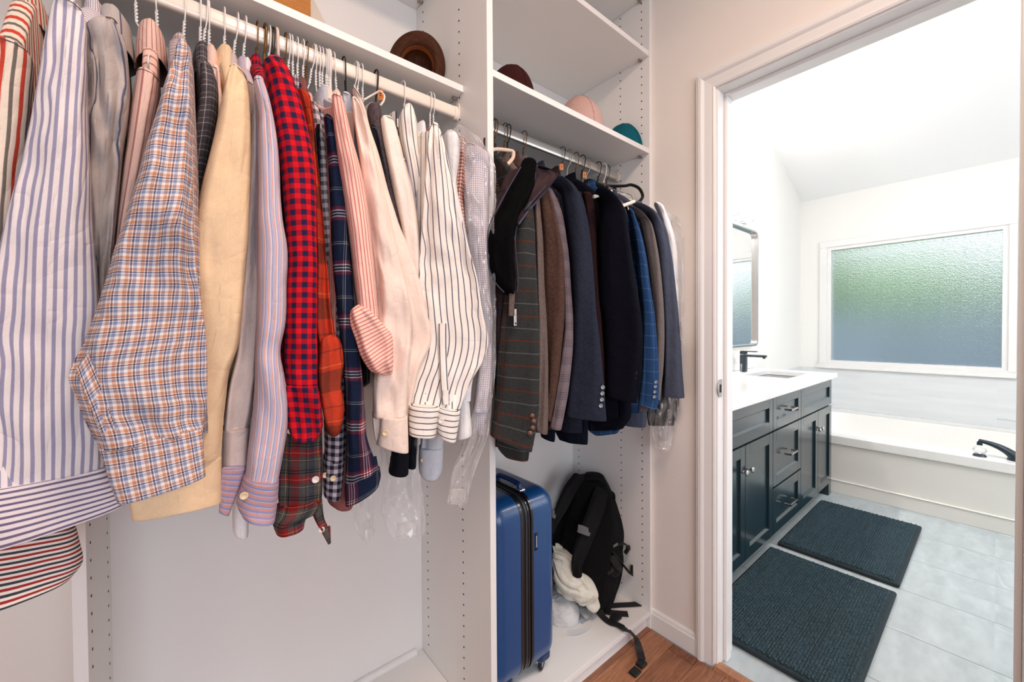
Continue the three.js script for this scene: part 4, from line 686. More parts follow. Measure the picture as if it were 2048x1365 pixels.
// ---------------------------------------------------------------- hangers
function hookPath(lean, open = 0.0215, neck = 1.772) { // hook over the rod, in the plane across it
  const p = []; for (let a = -150; a <= 90; a += 20) { const r = a * Math.PI / 180; p.push(new V3(0, RODY + 0.0165 * 0.35 + 0.0165 * Math.cos(r) * 1.15 + 0.003, RODZ + 0.0125 * Math.sin(r) * 1.35)); }
  p.push(new V3(lean * 0.3, RODY - 0.022, RODZ + 0.011), new V3(lean * 0.7, RODY - 0.04, RODZ + 0.001), new V3(lean, neck, RODZ)); return p;
}
function wireHanger(kind, label, group, mat, px, py, lean = 0, o = {}) {
  const X = onZ(px, py, RODZ + 0.012).x; const g = thing('wire_hanger', label, 'hanger', [X, RODY, RODZ], group);
  const r = o.r || 0.0013, hp = hookPath(lean, 0, o.neck); const sh = v => new V3(v.x, v.y - RODY, v.z - RODZ);
  part(g, 'hook', tubeAlong(hp.map(sh), r, 40, 7), mat);
  if (o.twist !== false) { // the twisted neck: two strands
    const n = o.neck || 1.772; for (const s of [0, Math.PI]) { const pts = []; for (let i = 0; i <= 24; i++) { const t = i / 24, a = t * 18 + s; pts.push(new V3(lean * (0.55 + 0.45 * t) + Math.cos(a) * 0.0017, lerp(RODY - 0.03, n, t) - RODY, Math.sin(a) * 0.0017 + 0.003 * (1 - t))); } part(g, 'twist', tubeAlong(pts, r * 0.9, 60, 5), mat); }
  }
  const n = (o.neck || 1.772) - RODY; let fx = lean; { let bd = 0.025; for (const x of bodyXs) if (Math.abs(x - X - lean) < bd) { bd = Math.abs(x - X - lean); fx = x - X; } }
  part(g, 'frame', tubeAlong([[lean, n, 0], [fx, n - 0.04, 0.004], [fx, n - 0.062, 0.03], [fx, n - 0.14, 0.155], [fx, n - 0.148, 0.15], [fx, n - 0.15, 0], [fx, n - 0.148, -0.15], [fx, n - 0.14, -0.155], [fx, n - 0.062, -0.03], [fx, n - 0.04, -0.004], [lean, n, 0]], r, 90, 6), mat);
  return g;
}
const rodPy = px => { // where the rod's front face lies at a photo column
  let best = 0, bd = 1e9; for (let y = -60; y < 420; y += 2) { const d = Math.abs(onZ(px, y, RODZ + 0.009).y - RODY); if (d < bd) { bd = d; best = y; } } return best; };
const LW = ['white twisted wire hanger hooked on the cream shirt rod', 'white wire hangers on the shirt rod'];
const hooks = [[269, 271, 'above the taupe shirt'], [311, 313, 'above the salmon striped shirt'], [372, 366, 'above the blue plaid shirt'], [402, 400, 'above the charcoal tartan shirt'], [416, 406, 'above the charcoal tartan shirt'], [419, 418, 'above the pale pink shirt'], [450, 449, 'above the cream collar'], [477, 467, 'above the cream shoulder'], [493, 487, 'above the mauve grey shirt'], [541, 538, 'between the thick brass and the black hooks'], [580, 578, 'paired up right of the red gingham shirt'], [585, 588, 'paired up right of the red gingham shirt'], [596, 597, 'above the orange flannel shirt'], [608, 608, 'above the orange flannel shirt'], [630, 621, 'crossing its neighbour above the grey gingham'], [633, 634, 'above the navy tartan shirt'], [640, 642, 'above the navy tartan shirt'], [646, 647, 'left of the thick white plastic hook'], [653, 655, 'left of the thick white plastic hook'], [656, 658, 'left of the thick white plastic hook'], [669, 676, 'right of the thick white plastic hook'], [714, 710, 'above the ivory shirts'], [717, 718, 'above the ivory shirts'], [725, 729, 'above the ivory shirts'], [809, 813, 'alone above the turned-up striped collar'], [862, 864, 'wrapped in film above the pinstriped shirt'], [868, 871, 'wrapped in film above the pinstriped shirt']];
for (const [px, b, w] of hooks) wireHanger('w', 'white twisted wire hanger ' + w, LW[1], M.wireWhite, px, rodPy(px), (onZ(b, rodPy(b), RODZ).x - onZ(px, rodPy(px), RODZ).x));
for (const [px, w] of [[516, 'left of the thick brass hook'], [573, 'right of the cream plastic hook'], [616, 'above the grey gingham shirt']]) wireHanger('b', 'thin brass wire hanger ' + w, 'brass wire hangers on the shirt rod', M.wireBrass, px, rodPy(px), -0.003);
for (const px of [545, 549]) wireHanger('k', 'black wire hanger above the red gingham shirt', 'black wire hangers above the red gingham', M.wireDark, px, rodPy(px), -0.002);
wireHanger('g', 'thick antique brass hanger hook above the red gingham collar', undefined, M.wireBrass, 532, rodPy(532), -0.003, { r: 0.003, twist: false });
wireHanger('d', 'dark metal hanger hook tied with a bit of string', undefined, M.wireDark, 690, rodPy(690), 0.006, { r: 0.0016 });
wireHanger('d', 'short dark hook holding a white plastic hanger with an orange tag', undefined, M.wireDark, 755, rodPy(755), 0.0, { r: 0.0022, twist: false, neck: 1.79 });
function plasticHanger(label, px, mat, r, group) {
  const X = onZ(px, rodPy(px), RODZ + 0.012).x, g = thing('plastic_hanger', label, 'hanger', [X, RODY, RODZ], group); const hp = hookPath(0.004, 0, 1.76);
  part(g, 'hook', tubeAlong(hp.map(v => new V3(v.x, v.y - RODY, v.z - RODZ)), r, 40, 8), mat);
  part(g, 'frame', tubeAlong([[0.004, -0.078, 0], [0.004, -0.115, 0.02], [0.004, -0.2, 0.15], [0.004, -0.21, 0.14], [0.004, -0.21, -0.14], [0.004, -0.2, -0.15], [0.004, -0.115, -0.02], [0.004, -0.078, 0]], r, 80, 8), mat); return g;
}
plasticHanger('cream plastic hanger right of the black wire hooks', 555, M.plasticBeige, 0.0032);
plasticHanger('thick white plastic hanger above the fine pink striped shirt', 660, M.plasticWhite, 0.0036);
const MH = 'antique brass wire hanger on the metal jacket rod', MHG = 'brass wire hangers on the jacket rod';
for (const [px, w] of [[990, 'tight against the divider panel'], [994, 'tight against the divider panel'], [1014, 'above the broad beige hanger'], [1052, 'above the zip vest'], [1156, 'between two pale steel hooks'], [1218, 'nearest the rod end on the metal rod']]) wireHanger('m', 'antique brass wire hanger ' + w, MHG, M.wireBrass, px, rodPy(px), -0.004, { r: 0.0016, neck: 1.77 });
for (const [px, w] of [[1020, 'above the beige hanger'], [1169, 'with an orange ticket above the maroon jacket'], [1201, 'left of the white plastic hook']]) wireHanger('m', 'dark steel wire hanger ' + w, 'dark wire hangers on the jacket rod', M.wireDark, px, rodPy(px), -0.005, { r: 0.0018, neck: 1.77 });
for (const [px, w] of [[1143, 'next to the first orange ticket'], [1181, 'right of the second orange ticket']]) wireHanger('m', 'pale steel wire hanger ' + w, 'steel wire hangers on the jacket rod', M.wireSteel, px, rodPy(px), -0.012, { r: 0.0016, neck: 1.77, twist: false });
function tagOn(px, py, z, label, h = 0.022) {
  const p = onZ(px, py, z); const g = thing('paper_tag', label, 'tag', [p.x, p.y, p.z]);
  const s = part(g, 'ticket', box(-0.0065, 0.0065, -h / 2, h / 2, -0.0006, 0.0006), M.tagOrange); part(s, 'print', plain([box(-0.003, 0.003, 0.002, 0.004, 0.0007, 0.0009), box(-0.002, 0.003, -0.003, -0.001, 0.0007, 0.0009), box(-0.003, 0.001, -0.007, -0.006, 0.0007, 0.0009)]), M.wireDark); g.rotation.y = -0.7; return g;
}
wireHanger('m', 'wire hanger with an orange ticket beside the gap on the metal rod', undefined, M.wireDark, 1129, rodPy(1129), -0.012, { r: 0.0014, neck: 1.77, twist: false });
tagOn(1123, 334, RODZ + 0.012, 'orange paper ticket on the first hanger after the gap on the metal rod');
tagOn(1169, 350, RODZ + 0.016, 'orange paper ticket on the dark hook above the maroon jacket');
tagOn(761, 190, RODZ + 0.02, 'orange size tag on the white plastic hanger of the off-white shirt', 0.026);
{ // white hanger arms below the short dark hook
  const a = (x, y, z) => onZ(x, y, z); const g = thing('plastic_hanger', 'thin white plastic hanger hung from the short dark hook', 'hanger', [a(760, 185, RODZ).x, 1.78, RODZ]);
  wpart(g, 'frame', tubeAlong([a(728, 200, -1.0), a(745, 190, -1.0), a(760, 183, -0.99), a(768, 190, -0.98), a(768, 200, -0.97), a(760, 212, -0.95)], 0.0024, 40, 8), M.plasticWhite);
}
{ // white plastic hook, black velvet hanger and cardboard trouser tubes on the metal rod
  plasticHanger('white plastic hanger hook near the right end of the metal rod', 1211, M.plasticWhite, 0.0034);
  const a = (x, y, z) => onZ(x, y, z);
  const v = thing('velvet_hanger', 'black velvet hanger sticking out over the blue windowpane jacket', 'hanger', [a(1240, 380, -0.95).x, 1.72, -0.95]);
  wpart(v, 'frame', tubeAlong([a(1180, 366, -1.0), a(1215, 372, -0.97), a(1250, 372, -0.93), a(1262, 370, -0.92), a(1277, 376, -0.9), a(1285, 390, -0.885), a(1280, 402, -0.87), a(1266, 408, -0.86), a(1246, 412, -0.86)], 0.0058, 60, 10), M.velvet);
  const cv = thing('velvet_hanger', 'black velvet hanger shoulders above the maroon jacket', 'hanger', [a(1185, 362, -1.0).x, 1.73, -1.0]);
  wpart(cv, 'frame', tubeAlong([a(1168, 364, -1.02), a(1180, 362, -1.0), a(1200, 372, -0.96), a(1214, 380, -0.93)], 0.008, 30, 8), M.velvet);
  const tb = (label, p, q) => { const g = thing('trouser_tube', label, 'cardboard tube', [p.x, p.y, p.z], 'cardboard tubes of trouser hangers'); const d = q.clone().sub(p), L = d.length(); const geo = new THREE.CylinderGeometry(0.0052, 0.0052, L, 18, 1, false); geo.applyQuaternion(new THREE.Quaternion().setFromUnitVectors(new V3(0, 1, 0), d.clone().normalize())); const mid = p.clone().add(q).multiplyScalar(0.5); geo.translate(mid.x, mid.y, mid.z); wpart(g, 'tube', geo, M.tube);
    const e = new THREE.CylinderGeometry(0.0038, 0.0038, 0.001, 12); e.applyQuaternion(new THREE.Quaternion().setFromUnitVectors(new V3(0, 1, 0), d.clone().normalize())); e.translate(q.x + d.x / L * 0.0004, q.y + d.y / L * 0.0004, q.z + d.z / L * 0.0004); wpart(g, 'tube_end', e, M.hole); return g; };
  tb('white cardboard hanger tube over the black navy shoulder', a(1187, 394, -0.772), a(1223, 383, -0.75)); tb('white cardboard hanger tube over the blue windowpane shoulder', a(1243, 413, -0.742), a(1269, 403, -0.722));
  const w = thing('wire_hanger', 'bent steel trouser hanger joining the two white tubes', 'hanger', [a(1230, 375, -0.93).x, 1.72, -0.93]);
  wpart(w, 'wire', plain([tubeAlong([a(1186, 362, -1.0), a(1206, 368, -0.96), a(1222, 376, -0.85), a(1224, 384, -0.76)], 0.0012, 30, 6), tubeAlong([a(1222, 378, -0.92), a(1245, 385, -0.88), a(1262, 391, -0.78), a(1267, 404, -0.728)], 0.0012, 30, 6), tubeAlong([a(1220, 396, -0.76), a(1240, 406, -0.75), a(1254, 412, -0.735), a(1257, 420, -0.73)], 0.0012, 30, 6)]), M.wireSteel);
  const or = thing('paper_tag', 'orange paper hanger cape behind the white tubes', 'tag', [a(1210, 384, -0.95).x, 1.7, -0.95]); const P = [a(1192, 376, -0.96), a(1218, 377, -0.93), a(1216, 386, -0.92), a(1199, 386, -0.95)];
  const sg = new THREE.BufferGeometry(); const nn = new V3(-0.6, 0.4, 0.6).multiplyScalar(0.001); const pts = [...P, ...P.map(p => p.clone().add(nn))]; sg.setAttribute('position', new THREE.Float32BufferAttribute(pts.flatMap(p => [p.x, p.y, p.z]), 3)); sg.setAttribute('uv', new THREE.Float32BufferAttribute(new Array(16).fill(0), 2)); sg.setIndex([4, 5, 6, 4, 6, 7, 0, 2, 1, 0, 3, 2, 0, 1, 5, 0, 5, 4, 1, 2, 6, 1, 6, 5, 2, 3, 7, 2, 7, 6, 3, 0, 4, 3, 4, 7]); sg.computeVertexNormals(); wpart(or, 'paper', sg, M.tagOrange);
  // beige plastic hanger beside the divider
  const bh = thing('plastic_hanger', 'broad beige plastic hanger tight against the divider panel', 'hanger', [a(1010, 310, -0.98).x, 1.72, -0.98]);
  wpart(bh, 'frame', tubeAlong([a(984, 300, -0.96), a(996, 299, -0.96), a(1015, 301, -0.96), a(1026, 304, -0.95), a(1026, 315, -0.945), a(1019, 325, -0.94), a(1008, 336, -0.93)], 0.0058, 50, 10), M.plasticBeige);
}
// ---------------------------------------------------------------- hats and box on the shelves
const TOPL = 1.905, TOPR = 1.906;
{ // brown hat standing on its crown side, brim towards the room
  const felt = cloth(tex(0.2, 0.2, 128, 128, (u, v, i, j) => { const n = thread(i, j, 12) + (fbm(u * 9, v * 9) - 0.5) * 40; return [70 + n, 38 + n * 0.7, 22 + n * 0.5]; }), { rough: 0.6, bump: 0.0006 });
  const c = onZ(834, 122, -1.1); const g = thing('felt_hat', 'brown leather hat with its brim tipped up on the shirt shelf', 'hat', [c.x, TOPL, c.z]);
  const prof = [[0.0, 0.085], [0.04, 0.083], [0.062, 0.07], [0.072, 0.045], [0.078, 0.01], [0.09, 0.0], [0.115, -0.004], [0.125, 0.004], [0.127, 0.008], [0.116, 0.001], [0.09, 0.004], [0.081, 0.014], [0.076, 0.046], [0.066, 0.074], [0.042, 0.088], [0, 0.09]];
  const lathe = (p) => { const l = new THREE.LatheGeometry(p.map(([a, b]) => new THREE.Vector2(Math.max(a, 0.0001), b)), 56); const P = l.attributes.position; for (let i = 0; i < P.count; i++) { P.setX(i, P.getX(i) * 0.9); const r = Math.hypot(P.getX(i), P.getZ(i)); if (r > 0.09) P.setY(i, P.getY(i) + 0.02 * Math.pow(P.getX(i) / 0.11, 2)); } l.computeVertexNormals(); return l; };
  const q = new THREE.Quaternion().setFromUnitVectors(new V3(0, -1, 0), new V3(-0.42, -0.3, 0.85).normalize());
  const mk = geo => { geo.scale(0.72, 0.72, 0.72); geo.applyQuaternion(q); geo.translate(0, 0.078, 0.0); return geo; };
  part(g, 'crown', mk(lathe(prof.slice(0, 5).concat(prof.slice(11)))), felt, 'brown crown'); part(g, 'brim', mk(lathe(prof.slice(4, 12))), felt);
  part(g, 'sweatband', mk(lathe([[0.0705, 0.047], [0.0765, 0.012], [0.0755, 0.012], [0.0695, 0.047]])), std(0x9a5a30, 0.55), 'tan leather sweatband');
}
{ // cardboard box with a clear wedge beside it
  const a = onZ(622, 30, -1.03); const g = thing('cardboard_box', 'brown cardboard box at the edge of the shirt shelf', 'box', [a.x, TOPL, -1.1]);
  const card = std(0xffffff, 0.85, { map: tex(0.1, 0.1, 64, 64, (u, v, i, j) => { const n = thread(i, j, 10) + (hash(0, j) - 0.5) * 8; return [176 + n, 116 + n, 56 + n]; }) });
  wpart(g, 'carton', box(a.x - 0.26, a.x, TOPL, TOPL + 0.16, -1.25, a.z, 0.002), card);
  wpart(g, 'flap', box(a.x - 0.26, a.x, TOPL + 0.1595, TOPL + 0.162, -1.14, a.z + 0.001), card);
  const w = thing('document_sleeve', 'frosted plastic sleeve leaning against the cardboard box', 'sleeve', [a.x + 0.02, TOPL, -1.1]);
  const b = onZ(668, 53, -1.05); const s = new THREE.Shape(); s.moveTo(a.x + 0.004, TOPL); s.lineTo(b.x, TOPL); s.quadraticCurveTo(b.x - 0.012, TOPL + 0.035, a.x + 0.004, TOPL + 0.1);
  const eg = new THREE.ExtrudeGeometry(s, { depth: 0.12, bevelEnabled: false }); eg.translate(0, 0, -1.17); wpart(w, 'sleeve', eg, std(0xcfc6ba, 0.4, { transmission: 0.3, thickness: 0, side: THREE.DoubleSide }));
}
function cap(label, px, py, z, color, r, turn, band, h = r) {
  const m = cloth(tex(0.05, 0.05, 64, 64, (u, v, i, j) => { const n = thread(i, j, 10); return [color[0] + n, color[1] + n, color[2] + n]; }));
  const c = onZ(px, py, z); const g = thing('baseball_cap', label, 'cap', [c.x, TOPR, z]); g.rotation.y = turn;
  const dome = new THREE.SphereGeometry(r, 36, 18, 0, Math.PI * 2, 0, Math.PI / 2); dome.scale(0.86, h / r, 1.05); part(g, 'crown', dome, m);
  for (let k = 0; k < 3; k++) { const t = new THREE.TorusGeometry(r * 1.002, 0.0007, 5, 40, Math.PI); t.rotateY(k * Math.PI / 3); t.scale(0.86, h / r, 1.05); part(g, 'seam', t, m); }
  part(g, 'top_button', new THREE.SphereGeometry(0.006, 12, 8).scale(1, 0.5, 1).translate(0, h + 0.001, 0), m);
  const s = new THREE.Shape(); s.moveTo(-r * 0.78, 0); s.quadraticCurveTo(-r * 0.8, r * 0.9, 0, r * 0.95); s.quadraticCurveTo(r * 0.8, r * 0.9, r * 0.78, 0); s.quadraticCurveTo(0, r * 0.35, -r * 0.78, 0);
  const b = new THREE.ExtrudeGeometry(s, { depth: 0.003, bevelEnabled: true, bevelSize: 0.001, bevelThickness: 0.001, bevelSegments: 2, curveSegments: 20 }); b.rotateX(Math.PI / 2); b.translate(0, 0.005, r * 0.72);
  const P = b.attributes.position; for (let i = 0; i < P.count; i++) P.setY(i, P.getY(i) - 4 * 0.9 * Math.pow(P.getX(i), 2) + 0.012); b.computeVertexNormals(); part(g, 'bill', b, m);
  if (band) { const t = new THREE.TorusGeometry(r, 0.0022, 6, 60); t.rotateX(Math.PI / 2); t.scale(0.86, 1, 1.05); t.translate(0, 0.004, 0); part(g, 'edge', t, M.buttonWhite, 'white edge'); }
}
cap('dark red and black cap near the divider on the jacket shelf', 1020, 175, -0.975, [58, 22, 22], 0.075, 3.6, false, 0.112);
cap('pale pink cap with white edging on the jacket shelf', 1157, 240, -0.985, [206, 170, 160], 0.088, 3.4, true, 0.141);
cap('teal cap at the right end of the jacket shelf', 1246, 288, -0.98, [14, 96, 112], 0.076, 3.6, false, 0.126);

// ---------------------------------------------------------------- suitcase
const SHY = 0.069;
{
  const x0 = 0.70, x1 = 0.957, z0 = -1.272, z1 = -0.93, y0 = SHY + 0.03, y1 = 0.672, xm = 0.826;
  const g = thing('suitcase', 'royal blue hard-shell suitcase standing beside the divider panel', 'suitcase', [xm, SHY, -1.1]);
  const shellM = std(0x12467c, 0.28, { clearcoat: 0.35, clearcoatRoughness: 0.25, bumpMap: tex(0.004, 0.004, 16, 16, (u, v, i, j) => { const t = 128 + 90 * Math.sin(u * 6.28) * Math.sin(v * 6.28); return [t, t, t]; }, false), bumpScale: 0.00008 });
  const shell = (xa, xb, bulge) => { // rounded half shell: bulges away from the zip
    const w = z1 - z0, h = y1 - y0, r = 0.075, S = new THREE.Shape(), n = 9; const X = w / 2, Y = h / 2;
    S.moveTo(-X + r, -Y); S.lineTo(X - r, -Y); S.quadraticCurveTo(X, -Y, X, -Y + r); S.lineTo(X, Y - r); S.quadraticCurveTo(X, Y, X - r, Y); S.lineTo(-X + r, Y); S.quadraticCurveTo(-X, Y, -X, Y - r); S.lineTo(-X, -Y + r); S.quadraticCurveTo(-X, -Y, -X + r, -Y);
    const d = Math.abs(xb - xa) - 0.042; const e = new THREE.ExtrudeGeometry(S, { depth: d, bevelEnabled: true, bevelThickness: 0.04, bevelSize: 0.036, bevelOffset: -0.036, bevelSegments: 10, curveSegments: 20 });
    // only the outer side keeps its round edge
    const P = e.attributes.position; for (let i = 0; i < P.count; i++) { const z = P.getZ(i); if (z < 0) { const s = 1; P.setZ(i, 0); } }
    e.rotateY(bulge > 0 ? Math.PI / 2 : -Math.PI / 2); e.translate(xa + (bulge > 0 ? 0.002 : -0.002), (y0 + y1) / 2, (z0 + z1) / 2); return e;
  };
  const s1 = wpart(g, 'shell', shell(xm + 0.022, x1, 1), shellM), s2 = wpart(g, 'shell', shell(xm - 0.022, x0, -1), shellM);
  const bandGeo = (xa, xb, inset, r) => { const w = z1 - z0 - inset * 2, h = y1 - y0 - inset * 2, S = new THREE.Shape(), X = w / 2, Y = h / 2; S.moveTo(-X + r, -Y); S.lineTo(X - r, -Y); S.quadraticCurveTo(X, -Y, X, -Y + r); S.lineTo(X, Y - r); S.quadraticCurveTo(X, Y, X - r, Y); S.lineTo(-X + r, Y); S.quadraticCurveTo(-X, Y, -X, Y - r); S.lineTo(-X, -Y + r); S.quadraticCurveTo(-X, -Y, -X + r, -Y);
    const e = new THREE.ExtrudeGeometry(S, { depth: xb - xa, bevelEnabled: true, bevelSize: 0.001, bevelThickness: 0.001, bevelSegments: 1, curveSegments: 16 }); e.rotateY(Math.PI / 2); e.translate(xa, (y0 + y1) / 2, (z0 + z1) / 2); return e; };
  const zipM = std(0x101114, 0.55), rubM = std(0x17181c, 0.3, { clearcoat: 0.3 });
  const zb = wpart(g, 'zip_band', bandGeo(xm - 0.024, xm + 0.024, 0.006, 0.07), zipM, 'black zip band');
  wpart(zb, 'gasket', bandGeo(xm - 0.026, xm - 0.017, 0.0, 0.074), rubM); wpart(zb, 'gasket', bandGeo(xm + 0.018, xm + 0.026, 0.0, 0.074), rubM);
  wpart(zb, 'zip_teeth', bandGeo(xm - 0.0035, xm + 0.0035, 0.003, 0.072), std(0x2a2b30, 0.4)); wpart(zb, 'welt', bandGeo(xm + 0.007, xm + 0.011, 0.002, 0.073), rubM);
  // name badge on the side shell
  const cv = document.createElement('canvas'); cv.width = 256; cv.height = 48; const cx = cv.getContext('2d'); cx.fillStyle = '#0c1428'; cx.fillRect(0, 0, 256, 48); cx.fillStyle = '#dfe3ea'; cx.font = 'bold 36px sans-serif'; cx.textAlign = 'center'; cx.textBaseline = 'middle'; cx.fillText('Samsonite', 128, 25);
  const ct = new THREE.CanvasTexture(cv); ct.colorSpace = THREE.SRGBColorSpace;
  const pg = new THREE.PlaneGeometry(0.052, 0.0098); pg.rotateZ(Math.PI / 2); pg.translate(xm + 0.037, 0.525, z1 + 0.0022);
  const bd = wpart(g, 'badge', box(xm + 0.031, xm + 0.043, 0.496, 0.554, z1 - 0.004, z1 + 0.002, 0.001), std(0x0c1428, 0.35), 'small dark badge'); wpart(bd, 'lettering', pg, std(0xffffff, 0.4, { map: ct }));
  const hd = wpart(g, 'top_handle', tubeAlong([[xm + 0.03, y1 - 0.004, -1.0], [xm + 0.03, y1 + 0.014, -1.005], [xm + 0.03, y1 + 0.018, -1.03], [xm + 0.03, y1 + 0.018, -1.09], [xm + 0.03, y1 + 0.014, -1.115], [xm + 0.03, y1 - 0.004, -1.12]], 0.0085, 40, 10), std(0x0c2f66, 0.35));
  wpart(hd, 'mount', box(xm + 0.018, xm + 0.042, y1 - 0.006, y1 + 0.004, -1.02, -0.985, 0.003), M.chrome);
  for (const x of [xm - 0.075, xm + 0.085]) for (const z of [z0 + 0.05, z1 - 0.04]) {
    const h = wpart(g, 'wheel_housing', box(x - 0.026, x + 0.026, SHY + 0.035, SHY + 0.075, z - 0.03, z + 0.034, 0.014), std(0x14315c, 0.3));
    const t = new THREE.TorusGeometry(0.0165, 0.0065, 12, 28); t.rotateY(0.5); t.translate(x, SHY + 0.0235, z + 0.012); const w = wpart(g, 'wheel', t, std(0x101012, 0.6));
    const hub = new THREE.CylinderGeometry(0.0135, 0.0135, 0.009, 24); hub.rotateX(Math.PI / 2); hub.rotateY(0.5); hub.translate(x, SHY + 0.0235, z + 0.012); const hb = wpart(w, 'hub', hub, std(0xb8bcc2, 0.35, { metalness: 0.6 }));
  }
}
// ---------------------------------------------------------------- backpack, cloth and cap on the bottom shelf
{
  const g = thing('backpack', 'black backpack leaning in the corner with loose waist straps', 'backpack', [1.28, SHY, -1.06]);
  const nyl = cloth(tex(0.02, 0.02, 64, 64, (u, v, i, j) => { const n = thread(i, j, 8); return [20 + n, 20 + n, 22 + n]; }), { rough: 0.75 }), mesh = cloth(tex(0.01, 0.01, 32, 32, (u, v, i, j) => { const n = ((i + j) & 3) < 2 ? -4 : 4; return [14 + n, 14 + n, 15 + n]; }), { rough: 0.95 });
  const strapM = std(0x1b1b1d, 0.7), greyM = std(0x6a6a6c, 0.6);
  const T = (par, nm, rows, o, mt, lb) => { const t = clothTube(rows, { z: -1.07, seed: ++gk, fold: 0.003, n: 44, round: 0.01, ...o }); return [wpart(par, nm, t.geo, mt, lb), t]; };
  const [bd] = T(g, 'main_bag', [[1150, 958, 1206, 958, -1.14], [1132, 985, 1226, 985, -1.14], [1118, 1020, 1240, 1020, -1.13], [1104, 1060, 1248, 1060, -1.12], [1096, 1100, 1246, 1100, -1.11], [1100, 1150, 1240, 1140, -1.09], [1130, 1190, 1228, 1185, -1.07], [1160, 1216, 1218, 1214, -1.05]], { depth: 0.11, dmax: 0.2, sq: 2.6 }, nyl);
  T(g, 'back_pad', [[1160, 968, 1212, 970, -1.075], [1148, 1000, 1224, 1005, -1.07], [1130, 1060, 1226, 1060, -1.06], [1124, 1110, 1222, 1110, -1.045], [1140, 1160, 1212, 1160, -1.03], [1170, 1205, 1206, 1205, -1.01]], { depth: 0.04 }, mesh, 'black mesh back pad');
  T(g, 'side_panel', [[1220, 985, 1232, 988, -1.06], [1226, 1030, 1243, 1032, -1.05], [1226, 1090, 1248, 1092, -1.03], [1216, 1150, 1244, 1150, -1.015], [1206, 1195, 1232, 1190, -1.0], [1206, 1218, 1222, 1216, -0.99]], { depth: 0.05 }, nyl);
  T(g, 'top_pocket', [[1168, 950, 1208, 954, -1.1], [1160, 966, 1218, 972, -1.1], [1152, 985, 1226, 990, -1.1]], { depth: 0.07, n: 16 }, nyl);
  const [s1, t1] = T(g, 'shoulder_strap', [[1190, 974, 1216, 990, -1.035], [1178, 1010, 1208, 1022, -1.03], [1164, 1050, 1194, 1060, -1.022], [1150, 1090, 1180, 1096, -1.015], [1143, 1125, 1166, 1130, -1.01], [1146, 1150, 1164, 1152, -1.008]], { depth: 0.018 }, nyl, 'padded shoulder strap');
  const [s2] = T(g, 'shoulder_strap', [[1146, 950, 1168, 958, -1.1], [1128, 975, 1152, 985, -1.095], [1114, 1008, 1136, 1016, -1.09], [1104, 1035, 1120, 1042, -1.085], [1098, 1060, 1108, 1064, -1.08]], { depth: 0.02 }, nyl, 'padded shoulder strap');
  const lab = clothTube([[1156, 1057, 1181, 1067, -1.012], [1154, 1064, 1179, 1073, -1.012]], { z: -1.012, depth: 0.006, n: 4, fold: 0, cap: 0.0005 }); wpart(s1, 'reflective_patch', lab.geo, greyM, 'grey reflective patch');
  const lab2 = clothTube([[1104, 1026, 1112, 1032, -1.075], [1103, 1034, 1110, 1038, -1.075]], { z: -1.075, depth: 0.004, n: 4, fold: 0, cap: 0.0005 }); wpart(s2, 'reflective_patch', lab2.geo, greyM);
  const strip = (par, pts, wd, th, mt, nm, lb) => { // flat webbing through 3-D points
    const cur = new THREE.CatmullRomCurve3(pts.map(p => p.isVector3 ? p : new V3(...p)), false, 'centripetal'), N = 40, pos = [], idx = [], uv = []; const up = new V3(0, 1, 0);
    for (let i = 0; i <= N; i++) { const p = cur.getPoint(i / N), tg = cur.getTangent(i / N); let sd = new V3().crossVectors(tg, Math.abs(tg.y) > 0.85 ? EYE.clone().sub(p).normalize() : up).normalize(); const nm2 = new V3().crossVectors(sd, tg).normalize(); for (const [a, b] of [[-1, 1], [1, 1], [1, -1], [-1, -1]]) { const v = p.clone().addScaledVector(sd, a * wd / 2).addScaledVector(nm2, b * th / 2); pos.push(v.x, v.y, v.z); uv.push(a, i / N); } }
    for (let i = 0; i < N; i++) for (let k = 0; k < 4; k++) { const a = i * 4 + k, b = i * 4 + (k + 1) % 4; idx.push(a, b, a + 4, b, b + 4, a + 4); } idx.push(0, 2, 1, 0, 3, 2); const e = N * 4; idx.push(e, e + 1, e + 2, e, e + 2, e + 3);
    let ge = new THREE.BufferGeometry(); ge.setAttribute('position', new THREE.Float32BufferAttribute(pos, 3)); ge.setAttribute('uv', new THREE.Float32BufferAttribute(uv, 2)); ge.setIndex(idx); ge = ge.toNonIndexed(); ge.computeVertexNormals(); return wpart(par, nm, ge, mt, lb); };
  strip(g, [onZ(1222, 1100, -0.985), onZ(1234, 1115, -0.975), onZ(1250, 1135, -0.965), onZ(1262, 1150, -0.96)], 0.026, 0.003, strapM, 'side_strap');
  strip(g, [onZ(1232, 1090, -0.99), onZ(1248, 1088, -0.975), onZ(1256, 1096, -0.965), onZ(1250, 1108, -0.97)], 0.02, 0.003, strapM, 'side_strap');
  const bk = onZ(1266, 1140, -0.957); wpart(g, 'side_buckle', box(bk.x - 0.014, bk.x + 0.014, bk.y - 0.02, bk.y + 0.022, bk.z - 0.004, bk.z + 0.004, 0.003), M.black);
  const lb3 = onZ(1231, 1091, -0.975); wpart(g, 'side_patch', box(lb3.x - 0.014, lb3.x + 0.014, lb3.y - 0.005, lb3.y + 0.005, lb3.z - 0.002, lb3.z + 0.002, 0.001), greyM, 'grey reflective patch');
  strip(g, [onZ(1224, 1112, -0.98), onZ(1236, 1140, -0.97), onZ(1226, 1150, -0.975), onZ(1218, 1138, -0.985)], 0.03, 0.003, strapM, 'side_strap');
  strip(g, [onY(1196, 1214, 0.085), onY(1206, 1222, 0.074), onY(1222, 1226, 0.072), onY(1240, 1228, 0.072), onY(1256, 1229, 0.072)], 0.03, 0.003, strapM, 'waist_strap');
